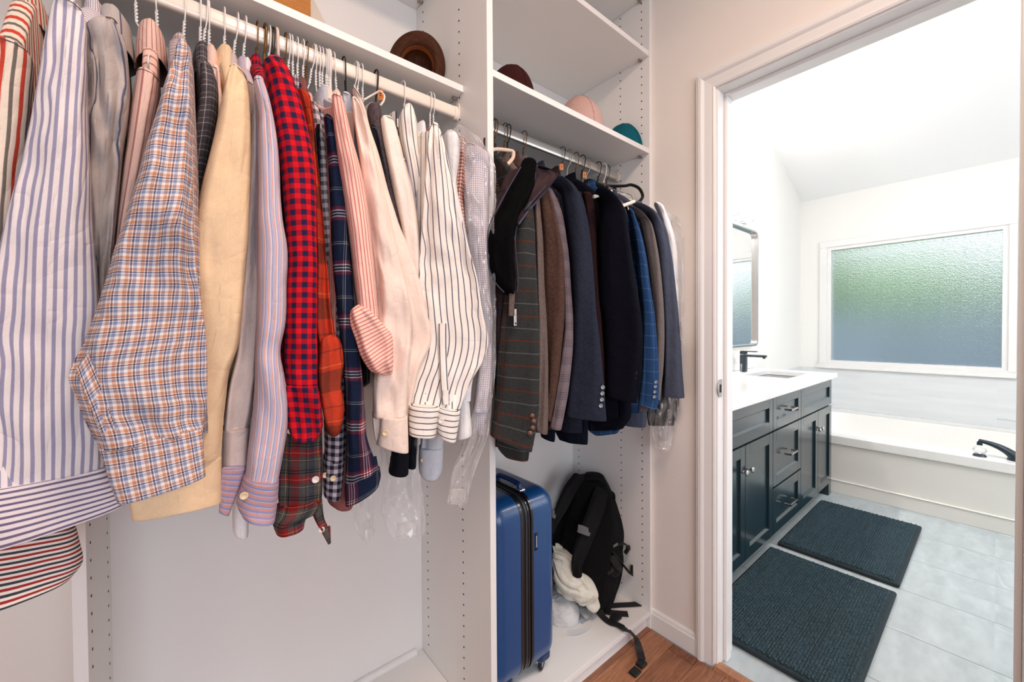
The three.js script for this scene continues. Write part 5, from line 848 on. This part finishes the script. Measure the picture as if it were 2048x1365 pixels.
  strip(g, [onY(1200, 1206, 0.082), onY(1216, 1212, 0.074), onY(1240, 1211, 0.072), onY(1262, 1210, 0.072), onY(1284, 1208, 0.073)], 0.026, 0.003, strapM, 'waist_strap');
  const b1 = onY(1232, 1236, 0.076); wpart(g, 'buckle', plain([box(b1.x - 0.022, b1.x + 0.018, b1.y - 0.004, b1.y + 0.006, b1.z - 0.016, b1.z + 0.016, 0.003), box(b1.x - 0.036, b1.x - 0.02, b1.y - 0.002, b1.y + 0.003, b1.z - 0.01, b1.z + 0.01, 0.002)]), M.black);
  strip(g, [onY(1196, 1216, 0.084), onY(1204, 1232, 0.074), onY(1220, 1246, 0.072), onY(1234, 1250, 0.0745), onY(1248, 1257, 0.079), onZ(1262, 1266, -0.868), onZ(1273, 1282, -0.852), onZ(1280, 1304, -0.83), onY(1284, 1320, 0.012)], 0.026, 0.0028, strapM, 'waist_strap', 'long strap end dropping over the shelf to the floor');
  const b2 = onY(1282, 1328, 0.008), b3 = onY(1272, 1340, 0.008); wpart(g, 'buckle', plain([box(b2.x - 0.014, b2.x + 0.02, 0.001, 0.011, b2.z - 0.014, b2.z + 0.014, 0.003), box(b3.x - 0.026, b3.x + 0.012, 0.001, 0.008, b3.z - 0.014, b3.z + 0.016, 0.003)]), M.black);
}
{ // crumpled white cloth bag, a white cap and a clear visor
  const lin = solid([224, 222, 208], { grain: 10 });
  const crumple = (geo, amp, f) => { const P = geo.attributes.position, N = geo.attributes.normal; for (let i = 0; i < P.count; i++) { const x = P.getX(i), y = P.getY(i), z = P.getZ(i); const a = 1 - Math.abs(2 * noise(x * f + z * f * 0.6, y * f + z * f * 0.5 + 3) - 1), b = 1 - Math.abs(2 * noise(x * f * 2.3 - z * f, y * f * 2.1 + 9 + z * f * 1.3) - 1); const e = amp * (a * 1.1 + b * 0.5 - 0.9); P.setXYZ(i, x + N.getX(i) * e, y + N.getY(i) * e, z + N.getZ(i) * e); } geo.computeVertexNormals(); return geo; };
  const t = clothTube([[1104, 1094, 1112, 1094, -1.13], [1100, 1110, 1140, 1106, -1.1], [1102, 1130, 1162, 1128, -1.07], [1106, 1155, 1168, 1146, -1.05], [1112, 1180, 1186, 1170, -1.04], [1130, 1192, 1200, 1186, -1.03], [1160, 1200, 1202, 1204, -1.02]], { z: -1.07, depth: 0.1, dmax: 0.2, n: 70, m: 70, fold: 0.004, round: 0.004, seed: 77 });
  const p0 = onY(1150, 1205, SHY); const g = thing('cloth_bag', 'crumpled off-white cloth bag pushed against the black backpack', 'bag', [p0.x, SHY, p0.z]); wpart(g, 'cloth', crumple(t.geo, 0.022, 16), lin);
  const e = new THREE.SphereGeometry(0.075, 40, 24, 0, 6.2832, 0, Math.PI / 2); e.scale(0.95, 0.95, 1.1); 
  const c = onY(1122, 1226, SHY + 0.002); const k = thing('baseball_cap', 'rumpled white cap lying beside the suitcase on the bottom shelf', 'cap', [c.x, SHY + 0.001, c.z]); const wm = solid([232, 232, 232]);
  part(k, 'crown', crumple(e.clone(), 0.008, 30), wm); part(k, 'bill', new THREE.CylinderGeometry(0.07, 0.072, 0.004, 40, 1, false, -0.3, 2.6).scale(0.9, 1, 1.15).translate(0.045, 0.022, 0.02).rotateZ(-0.15), wm);
  part(k, 'blue_mark', new THREE.BoxGeometry(0.03, 0.004, 0.014).rotateY(0.5).translate(0.03, 0.008, 0.085), std(0x9fb6cc, 0.6), 'pale blue fabric edge');
  const d = onY(1138, 1240, SHY); const v = thing('visor', 'clear plastic sun visor lying on the bottom shelf', 'visor', [d.x, SHY + 0.001, d.z]);
  const vg = new THREE.CylinderGeometry(0.095, 0.085, 0.03, 60, 1, true, -0.9, 4.2); vg.translate(0, 0.016, 0); part(v, 'shield', vg, std(0xeef4f8, 0.05, { transmission: 0.95, thickness: 0, side: THREE.DoubleSide }));
  const rg = new THREE.TorusGeometry(0.094, 0.0015, 8, 60, 4.2); rg.rotateX(Math.PI / 2); rg.rotateY(-0.9 - Math.PI / 2 + 4.2 - 0.0); rg.translate(0, 0.031, 0); 
}
// ---------------------------------------------------------------- bathroom
{ // frosted window
  const w = structGroup('window_1', 'wide white window with one pane of frosted pebbled glass');
  const X = XF, f = (x0, x1, y0, y1, z0, z1, r) => box(x0, x1, y0, y1, z0, z1, r);
  const gl = 0.876, gt = 1.944, ga = -1.036, gb = 0.021;
  part(w, 'window_frame', plain([f(X - 0.004, X + 0.06, gl - 0.045, gl, ga - 0.045, gb + 0.045), f(X - 0.004, X + 0.06, gt, gt + 0.045, ga - 0.045, gb + 0.045), f(X - 0.004, X + 0.06, gl, gt, ga - 0.045, ga), f(X - 0.004, X + 0.06, gl, gt, gb, gb + 0.045)]), M.trim);
  part(w, 'casing', plain([f(X - 0.016, X, gl - 0.03, gl - 0.02, ga - 0.09, gb + 0.06), f(X - 0.018, X, gt + 0.03, gt + 0.09, ga - 0.09, gb + 0.07, 0.004), f(X - 0.018, X, gl - 0.03, gt + 0.03, ga - 0.09, ga - 0.03, 0.004), f(X - 0.018, X, gl - 0.03, gt + 0.03, gb + 0.03, gb + 0.07, 0.004)]), M.trim);
  part(w, 'window_sill', f(X - 0.04, X + 0.02, gl - 0.075, gl - 0.055, ga - 0.12, gb + 0.085, 0.005), M.trim);
  part(w, 'apron', f(X - 0.02, X, gl - 0.056, gl - 0.03, ga - 0.1, gb + 0.07), M.trim);
  const pebble = tex(0.12, 0.12, 256, 256, (u, v) => { const t = 255 * (0.6 * noise(u * 24 % 24, v * 24 % 24) + 0.4 * noise(u * 48 % 48 + 50, v * 48 % 48)); return [t, t, t]; }, false);
  part(w, 'pane', box(X + 0.026, X + 0.032, gl, gt, ga, gb), new THREE.MeshPhysicalMaterial({ color: 0xffffff, transmission: 1, thickness: 0.006, roughness: 0.3, ior: 1.45, bumpMap: pebble, bumpScale: 0.0016 }), 'frosted pebbled glass');
}
{ // marble-look wall panels above the tub
  const mb = std(0xffffff, 0.25, { map: tex(1.6, 0.8, 512, 256, (u, v) => {
    let g = (fbm(u * 5, v * 26) - 0.5) * 12; const q = Math.abs(v - 0.55 - 0.22 * (noise(u * 4.0, 3) - 0.5) - 0.05 * noise(u * 24, 8) + 0.1 * u); g -= q < 0.01 ? 34 * (1 - q / 0.01) * sstep(0.35, 0.5, noise(u * 6 + 3, 1)) : 0;
    const r = Math.abs(v - 0.2 - 0.1 * noise(u * 5 + 20, 5)); g -= r < 0.006 ? 16 * (1 - r / 0.006) : 0; return [226 + g, 229 + g, 231 + g]; }) });
  const p = structGroup('wall_splash', 'pale marble wall panels around the tub');
  part(p, 'slab', box(XF - 0.012, XF, 0.38, 0.799, ZB + 0.006, 1.5), mb); part(p, 'slab', box(3.63, XF - 0.012, 0.38, 0.799, ZB + 0.006, ZB + 0.018), mb);
}
// tub with deck and front panel
const TX = 3.655, TY = 0.415;
{
  const acr = std(0xf3f2ee, 0.16, { clearcoat: 0.5, clearcoatRoughness: 0.1 }), pan = std(0xe7e5de, 0.5);
  const g = thing('bathtub', 'white built-in bathtub with panelled front under the window', 'bathtub', [TX + 0.6, 0, -0.2]);
  const s = new THREE.Shape(); const a = TX - 0.012, b = XF - 0.0125, c = ZB + 0.019, d = 1.499; s.moveTo(a, -c); s.lineTo(b, -c); s.lineTo(b, -d); s.lineTo(a, -d); s.lineTo(a, -c);
  const h = new THREE.Path(); const hx0 = TX + 0.16, hx1 = XF - 0.17, hz0 = -1.08, hz1 = 0.55, r = 0.28; h.moveTo(hx0 + r, -hz0); h.lineTo(hx1 - r, -hz0); h.quadraticCurveTo(hx1, -hz0, hx1, -hz0 - r); h.lineTo(hx1, -hz1 + r); h.quadraticCurveTo(hx1, -hz1, hx1 - r, -hz1); h.lineTo(hx0 + r, -hz1); h.quadraticCurveTo(hx0, -hz1, hx0, -hz1 + r); h.lineTo(hx0, -hz0 - r); h.quadraticCurveTo(hx0, -hz0, hx0 + r, -hz0); s.holes.push(h);
  const dk = new THREE.ExtrudeGeometry(s, { depth: 0.05, bevelEnabled: true, bevelSize: 0.006, bevelThickness: 0.006, bevelOffset: -0.006, bevelSegments: 3, curveSegments: 16 }); dk.rotateX(-Math.PI / 2); dk.translate(0, TY - 0.056, 0); wpart(g, 'deck', dk, acr);
  { // basin: the hole's outline swept down and in
    const pts = h.getPoints(16), n = pts.length, L = [[1.0, TY], [0.98, TY - 0.02], [0.95, TY - 0.15], [0.9, TY - 0.28], [0.82, TY - 0.34], [0.6, TY - 0.36], [0.02, TY - 0.36]], pos = [], uv = [], idx = []; const mx = (hx0 + hx1) / 2, mz = (hz0 + hz1) / 2;
    for (const [k, y] of L) for (const p of pts) { pos.push(mx + (p.x - mx) * k, y, mz + (-p.y - mz) * k); uv.push(p.x, p.y); }
    for (let i = 0; i < L.length - 1; i++) for (let j = 0; j < n; j++) { const A = i * n + j, B = i * n + (j + 1) % n; idx.push(A, B, A + n, B, B + n, A + n); }
    const ge = new THREE.BufferGeometry(); ge.setAttribute('position', new THREE.Float32BufferAttribute(pos, 3)); ge.setAttribute('uv', new THREE.Float32BufferAttribute(uv, 2)); ge.setIndex(idx); ge.computeVertexNormals(); const m = wpart(g, 'basin', ge, std(0xf3f2ee, 0.16, { side: THREE.DoubleSide })); 
  }
  wpart(g, 'front_panel', box(TX, TX + 0.02, 0.0, TY - 0.058, ZB + 0.019, 1.499), pan); wpart(g, 'base_board', box(TX - 0.013, TX, 0.0, 0.088, -1.2, 1.499, 0.003), pan);
  wpart(g, 'base_cap', box(TX - 0.017, TX, 0.088, 0.096, -1.2, 1.499, 0.003), pan);
  // spout and crystal knob at the deck's front edge
  const f = thing('tub_spout', 'dark grey arched tub spout on the deck edge', 'spout', [TX + 0.09, TY, 0.04]);
  const P = [[TX + 0.09, TY, 0.075], [TX + 0.09, TY + 0.03, 0.062], [TX + 0.095, TY + 0.06, 0.02], [TX + 0.1, TY + 0.078, -0.03], [TX + 0.105, TY + 0.085, -0.07]]; const cur = new THREE.CatmullRomCurve3(P.map(p => new V3(...p)));
  const tg = new THREE.TubeGeometry(cur, 40, 0.021, 16); { const q = tg.attributes.position; for (let i = 0; i < q.count; i++) { const k = Math.floor(i / 17) / 40, c0 = cur.getPoint(k), sc = lerp(1.5, 0.62, Math.pow(k, 0.8)); q.setXYZ(i, c0.x + (q.getX(i) - c0.x) * sc * 1.1, c0.y + (q.getY(i) - c0.y) * sc * 0.8, c0.z + (q.getZ(i) - c0.z) * sc); } tg.computeVertexNormals(); }
  wpart(f, 'arch', tg, M.gun); wpart(f, 'outlet', new THREE.CylinderGeometry(0.011, 0.013, 0.02, 20).translate(TX + 0.105, TY + 0.068, -0.066), M.gun); wpart(f, 'base', new THREE.CylinderGeometry(0.034, 0.038, 0.014, 28).translate(TX + 0.09, TY + 0.006, 0.075), M.gun);
  const kn = thing('crystal_knob', 'clear faceted crystal tap knob on the tub deck', 'tap knob', [TX + 0.06, TY, -0.065]);
  part(kn, 'escutcheon', new THREE.CylinderGeometry(0.024, 0.03, 0.012, 24).translate(0, 0.006, 0), M.gun); const ic = new THREE.IcosahedronGeometry(0.03, 1).toNonIndexed(); ic.computeVertexNormals(); ic.scale(1, 0.8, 1); ic.translate(0, 0.036, 0); part(kn, 'crystal', ic, new THREE.MeshPhysicalMaterial({ color: 0xffffff, transmission: 1, thickness: 0.05, roughness: 0.03, ior: 1.5 }));
}
// vanity
{
  const pt = std(0x1c3038, 0.22, { clearcoat: 0.35, clearcoatRoughness: 0.18 });
  const g = thing('vanity_cabinet', 'dark teal shaker vanity cabinet with doors on both sides of three drawers', 'vanity', [2.6, 0, -1.0]);
  const ZD = -0.755, xa = 1.6, xb = 3.6; wpart(g, 'carcass', box(xa, xb, 0.085, 0.838, ZB + 0.0065, ZD - 0.02), pt); wpart(g, 'toe_kick', box(xa + 0.005, xb - 0.03, 0.0005, 0.085, ZB + 0.0065, ZD - 0.075), pt); wpart(g, 'foot', box(xb - 0.06, xb, 0.0005, 0.085, ZD - 0.08, ZD - 0.004), pt);
  const front = (nm, x0, x1, y0, y1, rail = 0.052) => { const e = 0.0025; x0 += e; x1 -= e; y0 += e; y1 -= e; const z = ZD, t = 0.019;
    const fr = wpart(g, nm, plain([box(x0, x0 + rail, y0, y1, z - t, z, 0.0015), box(x1 - rail, x1, y0, y1, z - t, z, 0.0015), box(x0 + rail, x1 - rail, y0, y0 + rail, z - t, z, 0.0015), box(x0 + rail, x1 - rail, y1 - rail, y1, z - t, z, 0.0015)]), pt);
    wpart(fr, 'panel', box(x0 + rail - 0.002, x1 - rail + 0.002, y0 + rail - 0.002, y1 - rail + 0.002, z - t, z - 0.0105), pt);
    const bv = []; for (const [A, B, C2, D] of [[x0 + rail, x1 - rail, y0 + rail, 'b'], [x0 + rail, x1 - rail, y1 - rail, 't']]) { const s = new THREE.Shape(); const k = D === 'b' ? 1 : -1; s.moveTo(0, 0); s.lineTo(0, k * 0.008); s.lineTo(0.009, 0); const ge = new THREE.ExtrudeGeometry(s, { depth: B - A, bevelEnabled: false }); ge.rotateY(Math.PI / 2); ge.scale(1, 1, -1); ge.translate(A, C2, z - 0.0105); ge.computeVertexNormals(); bv.push(ge); }
    wpart(fr, 'bead', plain(bv), new THREE.MeshPhysicalMaterial({ color: pt.color, roughness: 0.22, clearcoat: 0.35, clearcoatRoughness: 0.18, side: THREE.DoubleSide }));
    return fr; };
  const knob = (par, x, y) => { const prof = [[0.0001, 0.026], [0.012, 0.025], [0.015, 0.02], [0.012, 0.016], [0.005, 0.012], [0.005, 0.003], [0.009, 0], [0.0001, 0]]; const l = new THREE.LatheGeometry(prof.map(p => new THREE.Vector2(...p)), 24); l.rotateX(Math.PI / 2); l.translate(x, y, ZD); wpart(par, 'knob', l, M.nickel, 'brushed nickel knob'); };
  const pull = (par, x, y) => { const w = 0.062, p = 0.034; wpart(par, 'handle', plain([box(x - w, x + w, y - 0.005, y + 0.005, ZD + p - 0.008, ZD + p, 0.001), box(x - w, x - w + 0.011, y - 0.005, y + 0.005, ZD, ZD + p, 0.001), box(x + w - 0.011, x + w, y - 0.005, y + 0.005, ZD, ZD + p, 0.001)]), M.nickel, 'square brushed nickel pull'); };
  front('false_front', 1.66, 2.415, 0.65, 0.834); front('false_front', 2.89, 3.59, 0.65, 0.834);
  const d1 = front('drawer', 2.415, 2.89, 0.65, 0.834), d2 = front('drawer', 2.415, 2.89, 0.345, 0.645), d3 = front('drawer', 2.415, 2.89, 0.09, 0.34);
  pull(d1, 2.652, 0.742); pull(d2, 2.652, 0.495); pull(d3, 2.652, 0.212);
  const a = front('door', 1.66, 2.05, 0.09, 0.645), b = front('door', 2.05, 2.415, 0.09, 0.645), c = front('door', 2.89, 3.253, 0.09, 0.645), d = front('door', 3.253, 3.59, 0.09, 0.645);
  knob(a, 2.018, 0.525); knob(b, 2.084, 0.525); knob(c, 3.222, 0.525); knob(d, 3.286, 0.525);
  // worktop with a sink cut-out
  const q = std(0xffffff, 0.14, { map: tex(0.6, 0.6, 256, 256, (u, v, i, j) => { const n = (fbm(u * 9, v * 9) - 0.5) * 8 + (hash(i, j) > 0.985 ? -8 : 0); return [244 + n, 242 + n, 240 + n]; }) });
  const ct = thing('countertop', 'white quartz vanity countertop with an undermount sink opening', 'countertop', [2.6, 0.8385, -1.0]);
  const s = new THREE.Shape(); const z0 = ZB + 0.0065, z1 = -0.728; s.moveTo(1.59, -z1); s.lineTo(3.618, -z1); s.lineTo(3.618, -z0); s.lineTo(1.59, -z0); s.lineTo(1.59, -z1);
  const hole = (cx) => { const p = new THREE.Path(); const w = 0.235, h0 = -0.86, h1 = -1.13, r = 0.03; p.moveTo(cx - w + r, -h0); p.lineTo(cx + w - r, -h0); p.quadraticCurveTo(cx + w, -h0, cx + w, -h0 + r); p.lineTo(cx + w, -h1 - r); p.quadraticCurveTo(cx + w, -h1, cx + w - r, -h1); p.lineTo(cx - w + r, -h1); p.quadraticCurveTo(cx - w, -h1, cx - w, -h1 - r); p.lineTo(cx - w, -h0 + r); p.quadraticCurveTo(cx - w, -h0, cx - w + r, -h0); return p; };
  const hs = [hole(3.25)]; s.holes.push(...hs); const ce = new THREE.ExtrudeGeometry(s, { depth: 0.028, bevelEnabled: true, bevelSize: 0.002, bevelThickness: 0.002, bevelOffset: -0.002, bevelSegments: 2 }); ce.rotateX(-Math.PI / 2); ce.translate(0, 0.8405, 0);
  wpart(ct, 'slab', ce, q); wpart(ct, 'backsplash', box(1.59, 3.618, 0.8725, 0.96, ZB + 0.0065, ZB + 0.022, 0.001), q);
  [['white undermount sink set in the countertop below the mirror', 3.25]].forEach(([lb, cx], k) => { const sk = thing('sink', lb, 'sink', [cx, 0.7, -1.0]); const pts = hs[k].getPoints(10), n = pts.length, L = [[1.03, 0.839], [1.0, 0.835], [0.98, 0.78], [0.92, 0.72], [0.7, 0.705], [0.03, 0.7]], pos = [], uv = [], idx = []; for (const [m, y] of L) for (const p of pts) { pos.push(cx + (p.x - cx) * m, y, -0.995 + (-p.y + 0.995) * m); uv.push(p.x, p.y); } for (let i = 0; i < L.length - 1; i++) for (let j = 0; j < n; j++) { const A = i * n + j, B = i * n + (j + 1) % n; idx.push(A, B, A + n, B, B + n, A + n); } const ge = new THREE.BufferGeometry(); ge.setAttribute('position', new THREE.Float32BufferAttribute(pos, 3)); ge.setAttribute('uv', new THREE.Float32BufferAttribute(uv, 2)); ge.setIndex(idx); ge.computeVertexNormals(); wpart(sk, 'bowl', ge, std(0xf4f3f0, 0.12, { side: THREE.DoubleSide })); wpart(sk, 'drain', new THREE.CylinderGeometry(0.022, 0.022, 0.004, 24).translate(cx, 0.703, -0.995), M.chrome); });
  const fa = thing('basin_faucet', 'dark grey single-lever faucet behind the vanity sink', 'faucet', [3.22, 0.8725, -1.2]);
  const fz = -1.2; wpart(fa, 'body', box(3.2, 3.24, 0.8725, 1.0, fz - 0.02, fz + 0.02, 0.004), M.gun); wpart(fa, 'spout', box(3.203, 3.237, 0.985, 1.001, fz, fz + 0.15, 0.004), M.gun); wpart(fa, 'aerator', new THREE.CylinderGeometry(0.009, 0.009, 0.012, 18).translate(3.22, 0.982, fz + 0.135), M.gun); wpart(fa, 'collar', box(3.2, 3.24, 1.003, 1.02, fz - 0.02, fz + 0.02, 0.003), M.gun); const lv = wpart(fa, 'lever', box(3.203, 3.237, 1.021, 1.028, fz - 0.02, fz + 0.09, 0.002), M.gun);
  const gl = thing('glass_cup', 'small clear cup standing on the countertop by the faucet', 'cup', [3.06, 0.8725, -1.18]); part(gl, 'cup', new THREE.LatheGeometry([[0.0001, 0.001], [0.022, 0.001], [0.027, 0.07], [0.0285, 0.07], [0.024, 0], [0.0001, 0]].map(p => new THREE.Vector2(...p)), 28), new THREE.MeshPhysicalMaterial({ color: 0xffffff, transmission: 1, thickness: 0, roughness: 0.05, side: THREE.DoubleSide }));
}
{ // mirror and lamp bar
  const mr = (cx, lb) => { const m = thing('mirror', lb, 'mirror', [cx, 1.05, ZB + 0.01]); const rr = (w, h, r) => { const s = new THREE.Shape(); s.moveTo(-w + r, -h); s.lineTo(w - r, -h); s.quadraticCurveTo(w, -h, w, -h + r); s.lineTo(w, h - r); s.quadraticCurveTo(w, h, w - r, h); s.lineTo(-w + r, h); s.quadraticCurveTo(-w, h, -w, h - r); s.lineTo(-w, -h + r); s.quadraticCurveTo(-w, -h, -w + r, -h); return s; };
    const w = 0.395, h = 0.465; const o = rr(w, h, 0.06); o.holes.push(rr(w - 0.016, h - 0.016, 0.046)); const e = new THREE.ExtrudeGeometry(o, { depth: 0.03, bevelEnabled: true, bevelSize: 0.003, bevelThickness: 0.003, bevelOffset: -0.003, bevelSegments: 2, curveSegments: 12 }); e.translate(cx, 1.515, ZB + 0.01); wpart(m, 'frame', e, M.nickel);
    const gg = new THREE.ExtrudeGeometry(rr(w - 0.014, h - 0.014, 0.046), { depth: 0.004, bevelEnabled: false }); gg.translate(cx, 1.515, ZB + 0.014); wpart(m, 'glass', gg, std(0xf6f8f8, 0.02, { metalness: 1 })); };
  mr(3.25, 'round-cornered silver framed mirror above the vanity sink');
  const bar = (cx, lb) => { const l = thing('vanity_light', lb, 'lamp', [cx, 2.05, ZB + 0.01]); wpart(l, 'back_plate', box(cx - 0.19, cx + 0.19, 2.0, 2.03, ZB + 0.0065, ZB + 0.03, 0.004), M.chrome);
    for (const dx of [-0.14, 0, 0.14]) { wpart(l, 'arm', tubeAlong([[cx + dx, 2.015, ZB + 0.03], [cx + dx, 2.015, ZB + 0.085], [cx + dx, 2.035, ZB + 0.1]], 0.006, 14, 8), M.chrome); const sh = new THREE.LatheGeometry([[0.03, 0], [0.045, 0.03], [0.048, 0.09], [0.044, 0.11], [0.0425, 0.11], [0.046, 0.09], [0.043, 0.032], [0.028, 0.003]].map(p => new THREE.Vector2(...p)), 28); sh.translate(cx + dx, 2.035, ZB + 0.1);
      wpart(l, 'shade', sh, std(0xffffff, 0.5, { transmission: 0.6, thickness: 0, side: THREE.DoubleSide })); const bu = new THREE.SphereGeometry(0.024, 18, 12); bu.translate(cx + dx, 2.085, ZB + 0.1); wpart(l, 'bulb', bu, std(0xffffff, 0.6, { emissive: 0xfff4e2, emissiveIntensity: 14 }));
      const p = new THREE.PointLight(0xfffaf4, 1.8); p.position.set(cx + dx, 2.085, ZB + 0.1); p.castShadow = true; p.name = 'bulb_light'; scene.add(p); } };
  bar(3.25, 'chrome bar lamp with glowing glass shades above the vanity mirror');
  const pd = thing('unseen_pendant_lamp', 'unseen round white drum pendant under the vaulted bathroom ceiling', 'lamp', [2.7, 2.8, 0.6]); part(pd, 'rod', new THREE.CylinderGeometry(0.008, 0.008, 0.66, 12).translate(0, 0.34, 0), M.chrome); part(pd, 'drum', new THREE.CylinderGeometry(0.33, 0.33, 0.03, 48), M.trim); part(pd, 'diffuser', new THREE.CylinderGeometry(0.31, 0.31, 0.006, 48).translate(0, -0.018, 0), std(0xffffff, 0.6, { emissive: 0xfff6ea, emissiveIntensity: 1.5 }));  // pendant out of view, placed to light the bathroom and its ceiling
}
{ // bath mats
  const nub = tex(0.028, 0.016, 64, 64, (u, v, i, j) => { const a = (u * 2 + (Math.floor(v * 2) & 1) * 0.5) % 1 - 0.5, b = (v * 2) % 1 - 0.5; const t = 255 * clamp(1 - (a * a * 3.2 + b * b * 4), 0, 1); return [t, t, t]; }, false);
  const mm = new THREE.MeshPhysicalMaterial({ map: tex(0.3, 0.3, 256, 256, (u, v, i, j) => { const n = (fbm(u * 12, v * 12) - 0.5) * 20 + (hash(i, j) - 0.5) * 10; return [38 + n * 0.6, 56 + n, 64 + n]; }), roughness: 0.95, bumpMap: nub, bumpScale: 0.006, sheen: 0.4 }), em = std(0x16262c, 0.8);
  const mat = (lb, x0, x1, z0, z1, turn, tag) => { const cx = (x0 + x1) / 2, cz = (z0 + z1) / 2, w = x1 - x0, d = z1 - z0, g = thing('bath_mat', lb, 'bath mat', [cx, 0.001, cz]); g.rotation.y = turn;
    const rg = new RoundedBoxGeometry(w, 0.02, d, 3, 0.0095); rg.translate(0, 0.0105, 0); const P = rg.attributes.position, N = rg.attributes.normal, uv = rg.attributes.uv; for (let i = 0; i < P.count; i++) uv.setXY(i, P.getX(i), P.getZ(i)); part(g, 'edge', rg, em, 'stitched dark edge');
    const top = new THREE.PlaneGeometry(w - 0.018, d - 0.018, 60, 40); top.rotateX(-Math.PI / 2); const Q = top.attributes.position, u2 = top.attributes.uv; for (let i = 0; i < Q.count; i++) { u2.setXY(i, Q.getX(i), Q.getZ(i)); const e = Math.min(w / 2 - 0.009 - Math.abs(Q.getX(i)), d / 2 - 0.009 - Math.abs(Q.getZ(i))); Q.setY(i, 0.02 + 0.006 * sstep(0, 0.014, e) + 0.002 * (noise(Q.getX(i) * 14, Q.getZ(i) * 14) - 0.5)); } top.computeVertexNormals(); part(g, 'pile', top, mm);
    // looped chenille nubs on the pile
    const ig = new THREE.IcosahedronGeometry(0.0052, 1), nx = Math.floor((w - 0.03) / 0.0125), nz = Math.floor((d - 0.03) / 0.0095), inst = new THREE.InstancedMesh(ig, mm2, nx * nz), m4 = new THREE.Matrix4(); let k = 0; for (let i = 0; i < nx; i++) for (let j = 0; j < nz; j++) { m4.makeScale(1.15, 0.8, 0.8); m4.setPosition(-w / 2 + 0.017 + (i + (j & 1) * 0.5) * 0.0125 + (rnd() - 0.5) * 0.003, 0.0255 + (rnd() - 0.5) * 0.002, -d / 2 + 0.017 + j * 0.0095 + (rnd() - 0.5) * 0.002); inst.setMatrixAt(k, m4); const q = 0.75 + 0.5 * rnd(); inst.setColorAt(k++, new THREE.Color(q, q, q)); } inst.name = 'nubs'; inst.userData.kind = 'stuff'; g.add(inst);
    if (tag) part(g, 'care_label', new THREE.BoxGeometry(0.012, 0.002, 0.022).translate(w / 2 + 0.004, 0.004, d / 2 - 0.09), M.tube, 'tiny white care label'); };
  const mm2 = new THREE.MeshPhysicalMaterial({ color: 0x2c434c, roughness: 0.95, sheen: 0.4 });
  mat('dark teal chenille bath mat in front of the drawers and far doors', 2.515, 3.36, -0.765, -0.277, 0.0, true);
  mat('dark teal chenille bath mat just inside the doorway', 1.592, 2.44, -0.775, -0.277, 0.0, false);
}
// ---------------------------------------------------------------- what the frosted glass looks out on
{
  const gm = std(0x7c8a94, 0.9); const gr = struct('ground', box(XF + 0.2, 30, -0.4, -0.3, -14, 14), std(0x8a8f86, 0.95), 'garden ground outside the bathroom window');
  const fn = thing('garden_fence', 'blue grey board fence outside the frosted window', 'fence', [7.2, -0.3, 0]);
  const fm = [std(0x6f8594, 0.8), std(0x7a8fa0, 0.8), std(0x64798a, 0.8)]; for (let i = 0; i < 26; i++) { const z = -5.2 + i * 0.3; wpart(fn, 'board', box(7.2, 7.222, -0.3, 1.42 + 0.01 * (i % 3), z, z + 0.292, 0.003), fm[i % 3]); }
  wpart(fn, 'rail', box(7.223, 7.26, 0.2, 0.29, -5.2, 2.6), fm[2]); wpart(fn, 'rail', box(7.223, 7.26, 1.1, 1.19, -5.2, 2.6), fm[2]);
  const leafs = [std(0x4a7a36, 0.8), std(0x3c6a30, 0.8), std(0x588844, 0.8)];
  const bush = (x, y, z, r, k, lb) => { const g = thing('garden_bush', lb, 'bush', [x, -0.3, z], 'bushes behind the garden fence'); const ge = new THREE.IcosahedronGeometry(r, 5); const P = ge.attributes.position; for (let i = 0; i < P.count; i++) { const v = new V3().fromBufferAttribute(P, i), d = v.clone().normalize(); const e = 1 + 0.25 * (fbm(d.x * 5 + k * 3 + d.z * 2, d.y * 5 + d.z * 4) - 0.5) + 0.12 * (noise(d.x * 22 + k, d.y * 22 + d.z * 19) - 0.5); P.setXYZ(i, v.x * e, v.y * e, v.z * e); } ge.computeVertexNormals(); ge.translate(0, y + 0.3, 0); part(g, 'foliage', ge, leafs[k % 3]); part(g, 'stem', new THREE.CylinderGeometry(0.06, 0.09, y, 8).translate(0, y / 2, 0), std(0x4a3a2c, 0.9)); };
[[8.6, 1.5, -3.9, 1.0], [8.9, 1.8, -2.3, 1.0], [8.8, 1.5, -0.95, 0.9], [8.9, 1.3, 0.35, 0.8], [9.0, 1.2, 1.7, 0.7], [11.0, 2.7, -3.4, 1.2]].forEach((b, i) => bush(...b, i, 'rounded green bush rising behind the garden fence'));
}
scene.traverse(o => { if (o.isMesh) { o.castShadow = true; o.receiveShadow = true; } });
renderer.render(scene, camera);
